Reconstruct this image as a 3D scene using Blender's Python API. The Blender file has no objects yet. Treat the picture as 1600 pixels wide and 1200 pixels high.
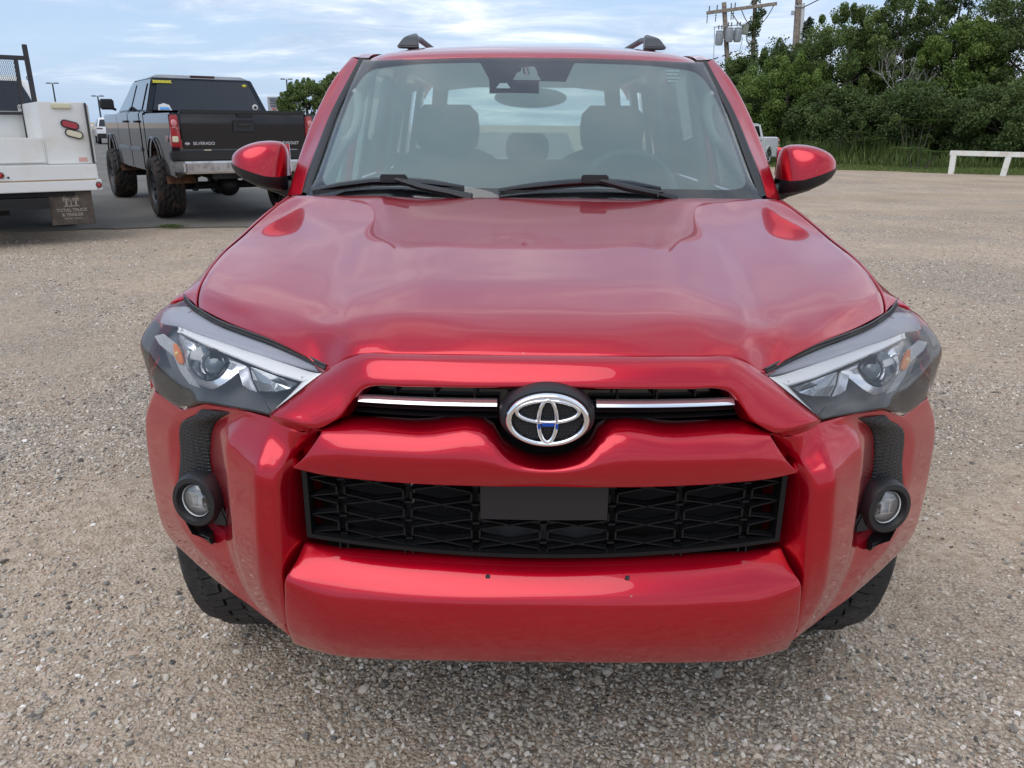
import bpy, bmesh, math, random
import numpy as np
from mathutils import Vector, Matrix, Euler
random.seed(7); RNG = np.random.default_rng(7)
SC = bpy.context.scene
COL = SC.collection
PI = math.pi

# ------------------------------------------------------------------ camera
cam_d = bpy.data.cameras.new('camera'); cam = bpy.data.objects.new('camera', cam_d); COL.objects.link(cam)
CAM_POS = (-0.0543, -1.2275, 1.4033)
cam.location = CAM_POS
_p, _w, _r = 0.32059, -0.005616, 0.0068324
_fw = Vector((math.sin(_w)*math.cos(_p), math.cos(_w)*math.cos(_p), -math.sin(_p)))
_rt = Vector((math.cos(_w), -math.sin(_w), 0)); _up = _rt.cross(_fw)
_rt2 = _rt*math.cos(_r) + _up*math.sin(_r); _up2 = -_rt*math.sin(_r) + _up*math.cos(_r)
cam.matrix_world = Matrix(((_rt2.x, _up2.x, -_fw.x, CAM_POS[0]), (_rt2.y, _up2.y, -_fw.y, CAM_POS[1]), (_rt2.z, _up2.z, -_fw.z, CAM_POS[2]), (0, 0, 0, 1)))
cam_d.sensor_width = 36; cam_d.lens = 1222.19/1600*36
cam_d.clip_start = 0.05; cam_d.clip_end = 3000
SC.camera = cam

# ------------------------------------------------------------------ world, sun, exposure
SUN_EL, SUN_AZ = math.radians(58), math.radians(215)     # azimuth clockwise from +Y
world = bpy.data.worlds.new('World'); SC.world = world; world.use_nodes = True
nt = world.node_tree; nt.nodes.clear(); N = nt.nodes; Lk = nt.links
out = N.new('ShaderNodeOutputWorld'); bg = N.new('ShaderNodeBackground'); bg.inputs['Strength'].default_value = 0.148
sky = N.new('ShaderNodeTexSky'); sky.sky_type = 'NISHITA'; sky.sun_disc = False
sky.sun_elevation = SUN_EL; sky.sun_rotation = SUN_AZ; sky.air_density = 1.0; sky.dust_density = 1.5; sky.ozone_density = 1.5
tc = N.new('ShaderNodeTexCoord')
sep = N.new('ShaderNodeSeparateXYZ'); Lk.new(tc.outputs['Generated'], sep.inputs[0])
def wmath(op, a, b=None, clamp=False):
    n = N.new('ShaderNodeMath'); n.operation = op; n.use_clamp = clamp
    for i, v in enumerate((a, b)):
        if v is None: continue
        if isinstance(v, (int, float)): n.inputs[i].default_value = v
        else: Lk.new(v, n.inputs[i])
    return n.outputs[0]
zc = wmath('ADD', wmath('MAXIMUM', sep.outputs[2], 0.0), 0.16)
cx = wmath('DIVIDE', sep.outputs[0], zc); cy = wmath('DIVIDE', sep.outputs[1], zc)
cmb = N.new('ShaderNodeCombineXYZ'); Lk.new(cx, cmb.inputs[0]); Lk.new(cy, cmb.inputs[1])
def wnoise(scale, det, rough, off, dist=0.0, sx=1.0, sy=1.0):
    mp = N.new('ShaderNodeMapping'); Lk.new(cmb.outputs[0], mp.inputs[0]); mp.inputs['Location'].default_value = off
    mp.inputs['Scale'].default_value = (sx, sy, 1)
    n = N.new('ShaderNodeTexNoise'); n.inputs['Scale'].default_value = scale; n.inputs['Detail'].default_value = det
    n.inputs['Roughness'].default_value = rough; n.inputs['Distortion'].default_value = dist
    Lk.new(mp.outputs[0], n.inputs[0]); return n.outputs['Fac']
def wramp(fac, stops):
    r = N.new('ShaderNodeValToRGB'); Lk.new(fac, r.inputs[0]); e = r.color_ramp.elements
    while len(e) > len(stops): e.remove(e[-1])
    while len(e) < len(stops): e.new(0.5)
    for el, (p, c) in zip(e, stops): el.position = p; el.color = (*c, 1) if len(c) == 3 else c
    return r.outputs[0]
def wmix(f, a, b):
    m = N.new('ShaderNodeMix'); m.data_type = 'RGBA'
    if isinstance(f, (int, float)): m.inputs[0].default_value = f
    else: Lk.new(f, m.inputs[0])
    for i, v in ((6, a), (7, b)):
        if isinstance(v, tuple): m.inputs[i].default_value = (*v, 1)
        else: Lk.new(v, m.inputs[i])
    return m.outputs[2]
# thin veil everywhere (paler to the horizon), broken bright cloud on top, denser to the right
n1 = wnoise(0.62, 9, 0.60, (3.1, 1.7, 0), 0.35, 0.8, 1.25)
n2 = wnoise(1.9, 8, 0.62, (7.7, 2.2, 0), 0.5, 0.7, 1.3)
side = wmath('MULTIPLY', wmath('ADD', cx, 0.4), 0.055)
m1 = wmath('ADD', wmath('ADD', wmath('MULTIPLY', n1, 0.72), wmath('MULTIPLY', n2, 0.34)), side)
mask = wramp(m1, [(0.45, (.04, .04, .04)), (0.56, (.58, .58, .58)), (0.68, (1, 1, 1))])
cloudcol = wramp(n2, [(0.34, (1.75, 2.05, 2.65)), (0.5, (2.7, 3.0, 3.5)), (0.64, (4.3, 4.4, 4.6))])
veil = wmix(0.86, sky.outputs[0], (1.55, 2.10, 2.95))
final = wmix(mask, veil, cloudcol)
Lk.new(final, bg.inputs['Color']); Lk.new(bg.outputs[0], out.inputs[0])

sd = bpy.data.lights.new('sun', 'SUN'); so = bpy.data.objects.new('sun', sd); COL.objects.link(so)
sd.energy = .85; sd.angle = math.radians(62); sd.color = (1.0, 0.965, 0.92)
_sv = Vector((math.sin(SUN_AZ)*math.cos(SUN_EL), math.cos(SUN_AZ)*math.cos(SUN_EL), math.sin(SUN_EL)))
so.rotation_euler = _sv.to_track_quat('Z', 'Y').to_euler(); so.location = _sv*30

SC.view_settings.view_transform = 'Standard'; SC.view_settings.look = 'None'
SC.view_settings.exposure = 1.0; SC.view_settings.gamma = 1.0; SC.view_settings.use_curve_mapping = False
SC.render.engine = 'CYCLES'
SC.cycles.max_bounces = 8; SC.cycles.transparent_max_bounces = 16; SC.cycles.glossy_bounces = 4; SC.cycles.diffuse_bounces = 3
SC.cycles.caustics_reflective = False; SC.cycles.caustics_refractive = False

# ------------------------------------------------------------------ materials
MATS = {}
def mat(name, color=(.5, .5, .5), rough=.5, metal=0.0, coat=0.0, coat_rough=.03, spec=.5, vary=0.0, vscale=8, bump=0.0, bscale=60, dirt=None, emission=None, alpha=None):
    if name in MATS: return MATS[name]
    m = bpy.data.materials.new(name); m.use_nodes = True; t = m.node_tree; b = t.nodes['Principled BSDF']
    b.inputs['Base Color'].default_value = (*color, 1); b.inputs['Roughness'].default_value = rough
    b.inputs['Metallic'].default_value = metal; b.inputs['Coat Weight'].default_value = coat
    b.inputs['Coat Roughness'].default_value = coat_rough; b.inputs['Specular IOR Level'].default_value = spec
    co = t.nodes.new('ShaderNodeTexCoord')
    col_out = None
    if vary or dirt:
        n = t.nodes.new('ShaderNodeTexNoise'); n.inputs['Scale'].default_value = vscale; n.inputs['Detail'].default_value = 6; n.inputs['Roughness'].default_value = .65
        t.links.new(co.outputs['Object'], n.inputs[0])
        r = t.nodes.new('ShaderNodeValToRGB'); t.links.new(n.outputs['Fac'], r.inputs[0])
        c2 = dirt if dirt else tuple(min(1, c*(1+vary)) for c in color)
        c1 = color if dirt else tuple(c*(1-vary) for c in color)
        r.color_ramp.elements[0].position = .40 if not dirt else .50; r.color_ramp.elements[0].color = (*c1, 1)
        r.color_ramp.elements[1].position = .62 if not dirt else .72; r.color_ramp.elements[1].color = (*c2, 1)
        t.links.new(r.outputs[0], b.inputs['Base Color'])
    if bump:
        n = t.nodes.new('ShaderNodeTexNoise'); n.inputs['Scale'].default_value = bscale; n.inputs['Detail'].default_value = 4
        t.links.new(co.outputs['Object'], n.inputs[0])
        bp = t.nodes.new('ShaderNodeBump'); bp.inputs['Strength'].default_value = bump; bp.inputs['Distance'].default_value = .01
        t.links.new(n.outputs['Fac'], bp.inputs['Height']); t.links.new(bp.outputs[0], b.inputs['Normal'])
    if emission:
        b.inputs['Emission Color'].default_value = (*emission[0], 1); b.inputs['Emission Strength'].default_value = emission[1]
    MATS[name] = m; return m

def paint(name, color, metal=.45, rough=.34, dusty=.12, dustc=(.30, .25, .20), flake=True, dust_z=0.85, specks=True):
    """Car paint: flaked base, clear coat, a film of road dust low down and fine specks."""
    if name in MATS: return MATS[name]
    m = mat(name, color, rough, metal, 1.0, .025, spec=.08); t = m.node_tree; b = t.nodes['Principled BSDF']
    co = t.nodes.new('ShaderNodeTexCoord'); geo = t.nodes.new('ShaderNodeNewGeometry')
    n = t.nodes.new('ShaderNodeTexNoise'); n.inputs['Scale'].default_value = 9; n.inputs['Detail'].default_value = 8; n.inputs['Roughness'].default_value = .7
    t.links.new(geo.outputs['Position'], n.inputs[0])
    s = t.nodes.new('ShaderNodeSeparateXYZ'); t.links.new(geo.outputs['Position'], s.inputs[0])
    mr = t.nodes.new('ShaderNodeMapRange'); mr.inputs['From Min'].default_value = dust_z; mr.inputs['From Max'].default_value = .35
    mr.inputs['To Min'].default_value = .04; mr.inputs['To Max'].default_value = 1.0; t.links.new(s.outputs[2], mr.inputs[0])
    r = t.nodes.new('ShaderNodeMapRange'); r.inputs['From Min'].default_value = .35; r.inputs['From Max'].default_value = .75; t.links.new(n.outputs['Fac'], r.inputs[0])
    mul = t.nodes.new('ShaderNodeMath'); mul.operation = 'MULTIPLY'; t.links.new(mr.outputs[0], mul.inputs[0]); t.links.new(r.outputs[0], mul.inputs[1])
    mu2 = t.nodes.new('ShaderNodeMath'); mu2.operation = 'MULTIPLY'; t.links.new(mul.outputs[0], mu2.inputs[0]); mu2.inputs[1].default_value = dusty
    last = mu2.outputs[0]
    if specks:
        v = t.nodes.new('ShaderNodeTexVoronoi'); v.inputs['Scale'].default_value = 24; t.links.new(geo.outputs['Position'], v.inputs[0])
        g = t.nodes.new('ShaderNodeSeparateColor'); t.links.new(v.outputs['Color'], g.inputs[0])
        lt = t.nodes.new('ShaderNodeMath'); lt.operation = 'LESS_THAN'; t.links.new(v.outputs['Distance'], lt.inputs[0])
        sz = t.nodes.new('ShaderNodeMath'); sz.operation = 'MULTIPLY'; t.links.new(g.outputs[0], sz.inputs[0]); sz.inputs[1].default_value = .055
        t.links.new(sz.outputs[0], lt.inputs[1])
        g2 = t.nodes.new('ShaderNodeMath'); g2.operation = 'GREATER_THAN'; t.links.new(g.outputs[1], g2.inputs[0]); g2.inputs[1].default_value = .72
        m3 = t.nodes.new('ShaderNodeMath'); m3.operation = 'MULTIPLY'; t.links.new(lt.outputs[0], m3.inputs[0]); t.links.new(g2.outputs[0], m3.inputs[1])
        m4 = t.nodes.new('ShaderNodeMath'); m4.operation = 'MULTIPLY'; t.links.new(m3.outputs[0], m4.inputs[0]); m4.inputs[1].default_value = .55
        mx = t.nodes.new('ShaderNodeMath'); mx.operation = 'MAXIMUM'; t.links.new(last, mx.inputs[0]); t.links.new(m4.outputs[0], mx.inputs[1]); last = mx.outputs[0]
    mix = t.nodes.new('ShaderNodeMix'); mix.data_type = 'RGBA'; t.links.new(last, mix.inputs[0])
    mix.inputs[6].default_value = (*color, 1); mix.inputs[7].default_value = (*dustc, 1)
    t.links.new(mix.outputs[2], b.inputs['Base Color'])
    cr = t.nodes.new('ShaderNodeMath'); cr.operation = 'MULTIPLY_ADD'; t.links.new(last, cr.inputs[0]); cr.inputs[1].default_value = .35; cr.inputs[2].default_value = .02
    t.links.new(cr.outputs[0], b.inputs['Coat Roughness'])
    return m

def glass(name, tint=(.8, .9, .88), gloss=1.0, dust=.03, rough=.0, dustc=(.5, .5, .48)):
    """Thin sheet glass: tinted see-through plus a Fresnel mirror and a diffuse film (dust; painted haze on the windscreen)."""
    if name in MATS: return MATS[name]
    m = bpy.data.materials.new(name); m.use_nodes = True; t = m.node_tree; t.nodes.clear()
    o = t.nodes.new('ShaderNodeOutputMaterial'); tr = t.nodes.new('ShaderNodeBsdfTransparent'); tr.inputs[0].default_value = (*tint, 1)
    gl = t.nodes.new('ShaderNodeBsdfGlossy'); gl.inputs['Roughness'].default_value = rough; gl.inputs['Color'].default_value = (1, 1, 1, 1)
    fr = t.nodes.new('ShaderNodeFresnel'); fr.inputs['IOR'].default_value = 1.55
    mu = t.nodes.new('ShaderNodeMath'); mu.operation = 'MULTIPLY'; mu.use_clamp = True; t.links.new(fr.outputs[0], mu.inputs[0]); mu.inputs[1].default_value = 1.75*gloss
    mx = t.nodes.new('ShaderNodeMixShader'); t.links.new(mu.outputs[0], mx.inputs[0]); t.links.new(tr.outputs[0], mx.inputs[1]); t.links.new(gl.outputs[0], mx.inputs[2])
    df = t.nodes.new('ShaderNodeBsdfDiffuse'); df.inputs[0].default_value = (*dustc, 1)
    m2 = t.nodes.new('ShaderNodeMixShader'); m2.inputs[0].default_value = dust
    t.links.new(mx.outputs[0], m2.inputs[1]); t.links.new(df.outputs[0], m2.inputs[2]); t.links.new(m2.outputs[0], o.inputs[0])
    MATS[name] = m; return m

RED = (.47, .0012, .016)
M_red = paint('metallic_red_paint', RED, .74, .33, .03)
M_red.node_tree.nodes['Principled BSDF'].inputs['Coat IOR'].default_value = 1.52
M_black = mat('black_plastic', (.012, .012, .014), .42, bump=.15, bscale=400)
M_blackg = mat('gloss_black', (.006, .006, .007), .12, coat=.6)
M_rubber = mat('rubber', (.020, .020, .021), .72, bump=.3, bscale=250, dirt=(.06, .055, .05), vscale=14)
M_dark = mat('dark_cavity', (.010, .010, .011), .8)
M_chrome = mat('chrome', (.86, .87, .89), .07, 1.0)
M_satin = mat('satin_silver', (.75, .76, .80), .25, 1.0)
M_trim = mat('grey_trim', (.045, .045, .05), .45)

# ------------------------------------------------------------------ objects and tags
def tag(o, label=None, cat=None, group=None, kind=None):
    if label: o['label'] = label
    if cat: o['category'] = cat
    if group: o['group'] = group
    if kind: o['kind'] = kind
    return o
def empty(name, loc=(0, 0, 0), rz=0.0, parent=None):
    o = bpy.data.objects.new(name, None); COL.objects.link(o); o.location = loc; o.rotation_euler = (0, 0, rz); o.empty_display_size = .2
    if parent: o.parent = parent
    return o
def copy_tree(o, parent=None):
    c = o.copy(); COL.objects.link(c); c.parent = parent
    for ch in list(o.children): copy_tree(ch, c)
    return c
def add_mesh(name, V, Fc, m=None, parent=None, smooth=True, angle=32, mats=None, midx=None):
    me = bpy.data.meshes.new(name); me.from_pydata([tuple(map(float, v)) for v in V], [], [tuple(int(i) for i in f) for f in Fc]); me.update()
    if smooth:
        me.polygons.foreach_set('use_smooth', [True]*len(me.polygons)); me.set_sharp_from_angle(angle=math.radians(angle))
    for mm in (mats or ([m] if m else [])): me.materials.append(mm)
    if midx is not None: me.polygons.foreach_set('material_index', midx)
    o = bpy.data.objects.new(name, me); COL.objects.link(o)
    if parent: o.parent = parent
    return o

class MB:
    """collects simple solids; build() links them as one mesh object"""
    def __init__(s): s.V = []; s.F = []; s.M = []; s.mi = 0
    def add(s, V, F):
        b = len(s.V); s.V += [tuple(v) for v in V]; s.F += [tuple(b+i for i in f) for f in F]; s.M += [s.mi]*len(F); return s
    def box(s, c, size, rot=None, taper=1.0):
        x, y, z = (d/2 for d in size); R_ = Euler(rot).to_matrix() if rot else None; vs = []
        for sz in (-1, 1):
            k = taper if sz > 0 else 1
            for sx, sy in ((-1, -1), (1, -1), (1, 1), (-1, 1)):
                v = Vector((sx*x*k, sy*y*k, sz*z))
                if R_: v = R_ @ v
                vs.append(v+Vector(c))
        return s.add(vs, [(3, 2, 1, 0), (4, 5, 6, 7), (0, 1, 5, 4), (1, 2, 6, 5), (2, 3, 7, 6), (3, 0, 4, 7)])
    def bar(s, p, q, w, d=None, up=(0, 0, 1)):
        """rectangular bar from p to q: w along up-ish, d across"""
        p, q = Vector(p), Vector(q); d = d or w; a = (q-p).normalized(); u = Vector(up); u = (u-a*u.dot(a))
        if u.length < 1e-5: u = Vector((1, 0, 0)) - a*a.x
        u.normalize(); v = a.cross(u); vs = []
        for e in (p, q):
            for i, j in ((-1, -1), (1, -1), (1, 1), (-1, 1)): vs.append(e+u*(w/2*i)+v*(d/2*j))
        return s.add(vs, [(3, 2, 1, 0), (4, 5, 6, 7), (0, 1, 5, 4), (1, 2, 6, 5), (2, 3, 7, 6), (3, 0, 4, 7)])
    def tube(s, path, r, n=8, closed=False, cap=True, flat=1.0, upv=None):
        P_ = [Vector(p) for p in path]; k = len(P_); rs = r if isinstance(r, (list, tuple)) else [r]*k; b = []; vs = []; prev = None
        for i, p in enumerate(P_):
            if closed: t = P_[(i+1) % k]-P_[i-1]
            else: t = P_[min(i+1, k-1)]-P_[max(i-1, 0)]
            t.normalize()
            if upv is not None: u = Vector(upv); u = u-t*u.dot(t)
            elif prev is None:
                u = Vector((0, 0, 1)) if abs(t.z) < .9 else Vector((1, 0, 0)); u = u-t*u.dot(t)
            else: u = prev-t*prev.dot(t)
            u.normalize(); prev = u; v = t.cross(u)
            for j in range(n):
                a = 2*PI*j/n; vs.append(p+u*(math.cos(a)*rs[i]*flat)+v*(math.sin(a)*rs[i]))
        fs = []
        for i in range(k if closed else k-1):
            i2 = (i+1) % k
            for j in range(n): fs.append((i*n+j, i*n+(j+1) % n, i2*n+(j+1) % n, i2*n+j))
        if cap and not closed: fs += [tuple(range(n))[::-1], tuple((k-1)*n+j for j in range(n))]
        return s.add(vs, fs)
    def lathe(s, prof, n=24, c=(0, 0, 0), axis='Z', M=None, caps=False):
        """prof: (radius, height) pairs turned round an axis"""
        vs = []; k = len(prof)
        for (r, h) in prof:
            for j in range(n):
                a = 2*PI*j/n; x, y, z = r*math.cos(a), r*math.sin(a), h
                v = Vector((x, y, z)) if axis == 'Z' else (Vector((z, x, y)) if axis == 'X' else Vector((x, z, y)))
                if M is not None: v = M @ v
                vs.append(v+Vector(c))
        fs = [(i*n+j, i*n+(j+1) % n, (i+1)*n+(j+1) % n, (i+1)*n+j) for i in range(k-1) for j in range(n)]
        if caps: fs += [tuple(range(n))[::-1], tuple((k-1)*n+j for j in range(n))]
        return s.add(vs, fs)
    def prism(s, poly, off):
        """closed 3D polygon extruded by off"""
        k = len(poly); o = Vector(off); P_ = [Vector(p) for p in poly]
        return s.add(P_+[p+o for p in P_], [tuple(range(k))[::-1], tuple(range(k, 2*k))]+[(i, (i+1) % k, k+(i+1) % k, k+i) for i in range(k)])
    def ell(s, c, r, nu=16, nv=10, rot=None):
        R_ = Euler(rot).to_matrix() if rot else Matrix.Identity(3); vs = []
        for i in range(nv+1):
            th = PI*i/nv
            for j in range(nu):
                ph = 2*PI*j/nu; vs.append(R_ @ Vector((r[0]*math.sin(th)*math.cos(ph), r[1]*math.sin(th)*math.sin(ph), r[2]*math.cos(th)))+Vector(c))
        return s.add(vs, [(i*nu+j, i*nu+(j+1) % nu, (i+1)*nu+(j+1) % nu, (i+1)*nu+j) for i in range(nv) for j in range(nu)])
    def build(s, name, m, parent=None, bevel=0.0, smooth=True, angle=32, seg=2, mats=None):
        o = add_mesh(name, s.V, s.F, m, parent, smooth and not bevel, angle, mats, s.M if mats else None)
        bm = bmesh.new(); bm.from_mesh(o.data); bmesh.ops.recalc_face_normals(bm, faces=bm.faces)
        if bevel: bmesh.ops.bevel(bm, geom=[e for e in bm.edges if len(e.link_faces) == 2 and e.calc_face_angle(0) > .5], offset=bevel, segments=seg, affect='EDGES', clamp_overlap=True)
        bm.to_mesh(o.data); bm.free()
        if bevel:
            o.data.polygons.foreach_set('use_smooth', [True]*len(o.data.polygons)); o.data.set_sharp_from_angle(angle=math.radians(40))
        return o

# ------------------------------------------------------------------ curved sheet-metal panels
def _cr(P, t, segs, ks):
    """non-uniform Catmull-Rom through P (n,...,3); segs[i] subdivisions for segment i"""
    n = len(P); out = []
    d = [max(1e-6, float(np.linalg.norm(P[i+1]-P[i], axis=-1).mean())) for i in range(n-1)]
    T = []
    for i in range(n):
        if i == 0: T.append((P[1]-P[0])/d[0])
        elif i == n-1: T.append((P[-1]-P[-2])/d[-1])
        else:
            a = (P[i]-P[i-1])/d[i-1]; b = (P[i+1]-P[i])/d[i]; T.append((a*d[i]+b*d[i-1])/(d[i]+d[i-1]))
    if n > 2:
        T[0] = 1.5*(P[1]-P[0])/d[0]-.5*T[1]; T[-1] = 1.5*(P[-1]-P[-2])/d[-1]-.5*T[-2]
    for i in range(n-1):
        k = segs[i]
        for j in range(k):
            s = j/k; h = d[i]; s2, s3 = s*s, s*s*s
            out.append((2*s3-3*s2+1)*P[i]+(s3-2*s2+s)*h*T[i]+(-2*s3+3*s2)*P[i+1]+(s3-s2)*h*T[i+1])
    out.append(P[-1]); return np.array(out)
def _fillet(P, cr, e):
    res = []; seg = []
    for i in range(len(P)):
        if i in cr and 0 < i < len(P)-1:
            for j in (i-1, i+1):
                dv = P[j]-P[i]; L = np.linalg.norm(dv, axis=-1, keepdims=True); f = np.minimum(e/np.maximum(L, 1e-6), .35); res.append(P[i]+dv*f); 
        else: res.append(P[i])
    return np.array(res)
def _lin(P, k, e):
    """straight between the rails, each interior rail rounded by a small arc"""
    out = [P[0]]; n = len(P)
    def near(i, j): d = P[j]-P[i]; L = np.linalg.norm(d, axis=-1, keepdims=True); return P[i]+d*np.minimum(e/np.maximum(L, 1e-6), .42)
    for i in range(1, n-1):
        a, b = near(i, i-1), near(i, i+1); s0 = out[-1]
        out += [s0+(a-s0)*(q/k) for q in range(1, k)]
        out += [(1-t)**2*a+2*t*(1-t)*P[i]+t*t*b for t in (0, .25, .5, .75, 1)]
    s0 = out[-1]; out += [s0+(P[-1]-s0)*(q/k) for q in range(1, k+1)]
    return np.array(out)
def facets(rails, k=4, ks=6, e=.009, cr_s=(), es=.004):
    P_ = np.array(rails, float); P_ = np.swapaxes(_fillet(np.swapaxes(P_, 0, 1), set(cr_s), es), 0, 1)
    Gt = np.swapaxes(P_, 0, 1); sg = [2 if float(np.linalg.norm(Gt[i+1]-Gt[i], axis=-1).mean()) < 2.6*es else ks for i in range(len(Gt)-1)]
    Gt = _cr(Gt, 0, sg, None); return _lin(np.swapaxes(Gt, 0, 1), k, e)
def surface(rails, cr_r=(), cr_s=(), k=6, ks=6, e=.006, es=None):
    P_ = np.array(rails, float)
    P_ = _fillet(P_, set(cr_r), e)
    P_ = np.swapaxes(_fillet(np.swapaxes(P_, 0, 1), set(cr_s), es or e), 0, 1)
    def segs(A, kk):
        out = []
        for i in range(len(A)-1):
            d = float(np.linalg.norm(A[i+1]-A[i], axis=-1).mean()); out.append(2 if d < .03 and d < 2.6*e else kk)
        return out
    G = _cr(P_, 0, segs(P_, k), None)
    Gt = np.swapaxes(G, 0, 1); Gt = _cr(Gt, 0, segs(Gt, ks), None)
    return np.swapaxes(Gt, 0, 1)
def normals(G, sign=1):
    du = np.gradient(G, axis=0); dv = np.gradient(G, axis=1); n = np.cross(du, dv); L = np.linalg.norm(n, axis=-1, keepdims=True)
    return sign*n/np.maximum(L, 1e-9)
def orient(G, center=(0, 2.2, .6)):
    n = normals(G); c = G-np.array(center); return 1 if (n*c).sum() > 0 else -1
def curl(G, sides, r=.003, depth=.02, sign=None):
    """rolls the named edges (u0,u1,v0,v1) over and back, the way folded sheet metal does"""
    sign = sign or orient(G)
    for sd_ in sides:
        A = G if sd_[0] == 'u' else np.swapaxes(G, 0, 1)
        Nn = normals(G, sign); Nn = Nn if sd_[0] == 'u' else np.swapaxes(Nn, 0, 1)
        if sd_[1] == '0': b, a, nb = A[0], A[1], Nn[0]
        else: b, a, nb = A[-1], A[-2], Nn[-1]
        o = b-a; o = o/np.maximum(np.linalg.norm(o, axis=-1, keepdims=True), 1e-9); nb = nb-o*(nb*o).sum(-1, keepdims=True)
        nb = nb/np.maximum(np.linalg.norm(nb, axis=-1, keepdims=True), 1e-9)
        rows = [b+o*r*.5-nb*r*.13, b+o*r*.87-nb*r*.5, b+o*r-nb*r, b+o*r-nb*depth]
        A = np.concatenate([np.array(rows[::-1]), A]) if sd_[1] == '0' else np.concatenate([A, np.array(rows)])
        G = A if sd_[0] == 'u' else np.swapaxes(A, 0, 1)
    return G
def grid_obj(name, G, m, parent=None, mirror=False, angle=50, sign=None, flip=False):
    sign = sign or orient(G); h, w = G.shape[:2]; V = G.reshape(-1, 3).copy(); F_ = []
    for i in range(h-1):
        for j in range(w-1):
            q = (i*w+j, (i+1)*w+j, (i+1)*w+j+1, i*w+j+1); F_.append(q if sign > 0 else q[::-1])
    if mirror: V[:, 0] *= -1; F_ = [f[::-1] for f in F_]
    if flip: F_ = [f[::-1] for f in F_]
    return add_mesh(name, V, F_, m, parent, True, angle)
def both(rails):
    """half-car rails with the centre rail first -> full-width rails"""
    L = [[[-p[0], p[1], p[2]] for p in r] for r in rails[:0:-1]]; return L+rails
def both_s(rails):
    """rails running edge->centre (last station on the centreline) -> full-width"""
    return [r+[[-p[0], p[1], p[2]] for p in r[-2::-1]] for r in rails]
# ------------------------------------------------------------------ ground
def gnodes(name):
    m = bpy.data.materials.new(name); m.use_nodes = True; return m, m.node_tree, m.node_tree.nodes['Principled BSDF']
def nd(t, kind, **kw):
    n = t.nodes.new(kind)
    for k, v in kw.items():
        if k.startswith('i_'): n.inputs[k[2:].replace('_', ' ')].default_value = v
        else: setattr(n, k, v)
    return n
def ramp(t, fac, stops, interp='LINEAR'):
    r = t.nodes.new('ShaderNodeValToRGB'); r.color_ramp.interpolation = interp; e = r.color_ramp.elements
    while len(e) < len(stops): e.new(.5)
    for el, (p, c) in zip(e, stops): el.position = p; el.color = (*c, 1)
    if fac is not None: t.links.new(fac, r.inputs[0])
    return r.outputs[0]
def mixc(t, f, a, b, bt='MIX'):
    m = t.nodes.new('ShaderNodeMix'); m.data_type = 'RGBA'; m.blend_type = bt
    if isinstance(f, float): m.inputs[0].default_value = f
    else: t.links.new(f, m.inputs[0])
    for i, v in ((6, a), (7, b)):
        if isinstance(v, tuple): m.inputs[i].default_value = (*v, 1)
        else: t.links.new(v, m.inputs[i])
    return m.outputs[2]
STONE = [(0.0, (.09, .082, .078)), (.08, (.21, .19, .17)), (.24, (.38, .33, .275)), (.50, (.52, .46, .385)), (.68, (.48, .39, .30)), (.84, (.66, .60, .52)), (.93, (.38, .25, .175)), (1.0, (.84, .80, .75))]
M_gravel, t, b = gnodes('gravel')
geo = nd(t, 'ShaderNodeNewGeometry'); pos = geo.outputs['Position']
def vor(scale, feat='F1', rnd=1.0):
    v = nd(t, 'ShaderNodeTexVoronoi', feature=feat); v.inputs['Scale'].default_value = scale; v.inputs['Randomness'].default_value = rnd; t.links.new(pos, v.inputs[0]); return v
def noi(scale, det=5, rough=.6):
    n = nd(t, 'ShaderNodeTexNoise'); n.inputs['Scale'].default_value = scale; n.inputs['Detail'].default_value = det; n.inputs['Roughness'].default_value = rough; t.links.new(pos, n.inputs[0]); return n.outputs['Fac']
def stonecol(v):
    g = nd(t, 'ShaderNodeSeparateColor'); t.links.new(v.outputs['Color'], g.inputs[0]); return ramp(t, g.outputs[0], STONE)
va, vb, vc = vor(85), vor(170), vor(34)
ca, cb, cc = stonecol(va), stonecol(vb), stonecol(vc)
big = noi(.55, 6, .62); mid = noi(2.6, 6, .65); fine = noi(22, 5, .7)
soil = ramp(t, fine, [(.3, (.25, .18, .125)), (.52, (.42, .33, .25)), (.75, (.55, .46, .375))])
sel = ramp(t, noi(9, 4, .7), [(.45, (0, 0, 0)), (.55, (1, 1, 1))])
st = mixc(t, sel, ca, cb)
# larger, sparse stones
dk = nd(t, 'ShaderNodeMath', operation='LESS_THAN'); t.links.new(vc.outputs['Distance'], dk.inputs[0]); dk.inputs[1].default_value = .26
st = mixc(t, dk.outputs[0], st, cc)
# dark joints between the stones
ja = ramp(t, va.outputs['Distance'], [(.30, (1, 1, 1)), (.75, (.45, .42, .40))])
st = mixc(t, 1.0, st, ja, 'MULTIPLY')
smix = nd(t, 'ShaderNodeMath', operation='MULTIPLY_ADD'); t.links.new(big, smix.inputs[0]); smix.inputs[1].default_value = .6
mm = nd(t, 'ShaderNodeMath', operation='MULTIPLY'); t.links.new(mid, mm.inputs[0]); mm.inputs[1].default_value = .45; t.links.new(mm.outputs[0], smix.inputs[2])
soilmask = ramp(t, smix.outputs[0], [(.42, (.15, .15, .15)), (.58, (.85, .85, .85))])
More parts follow.
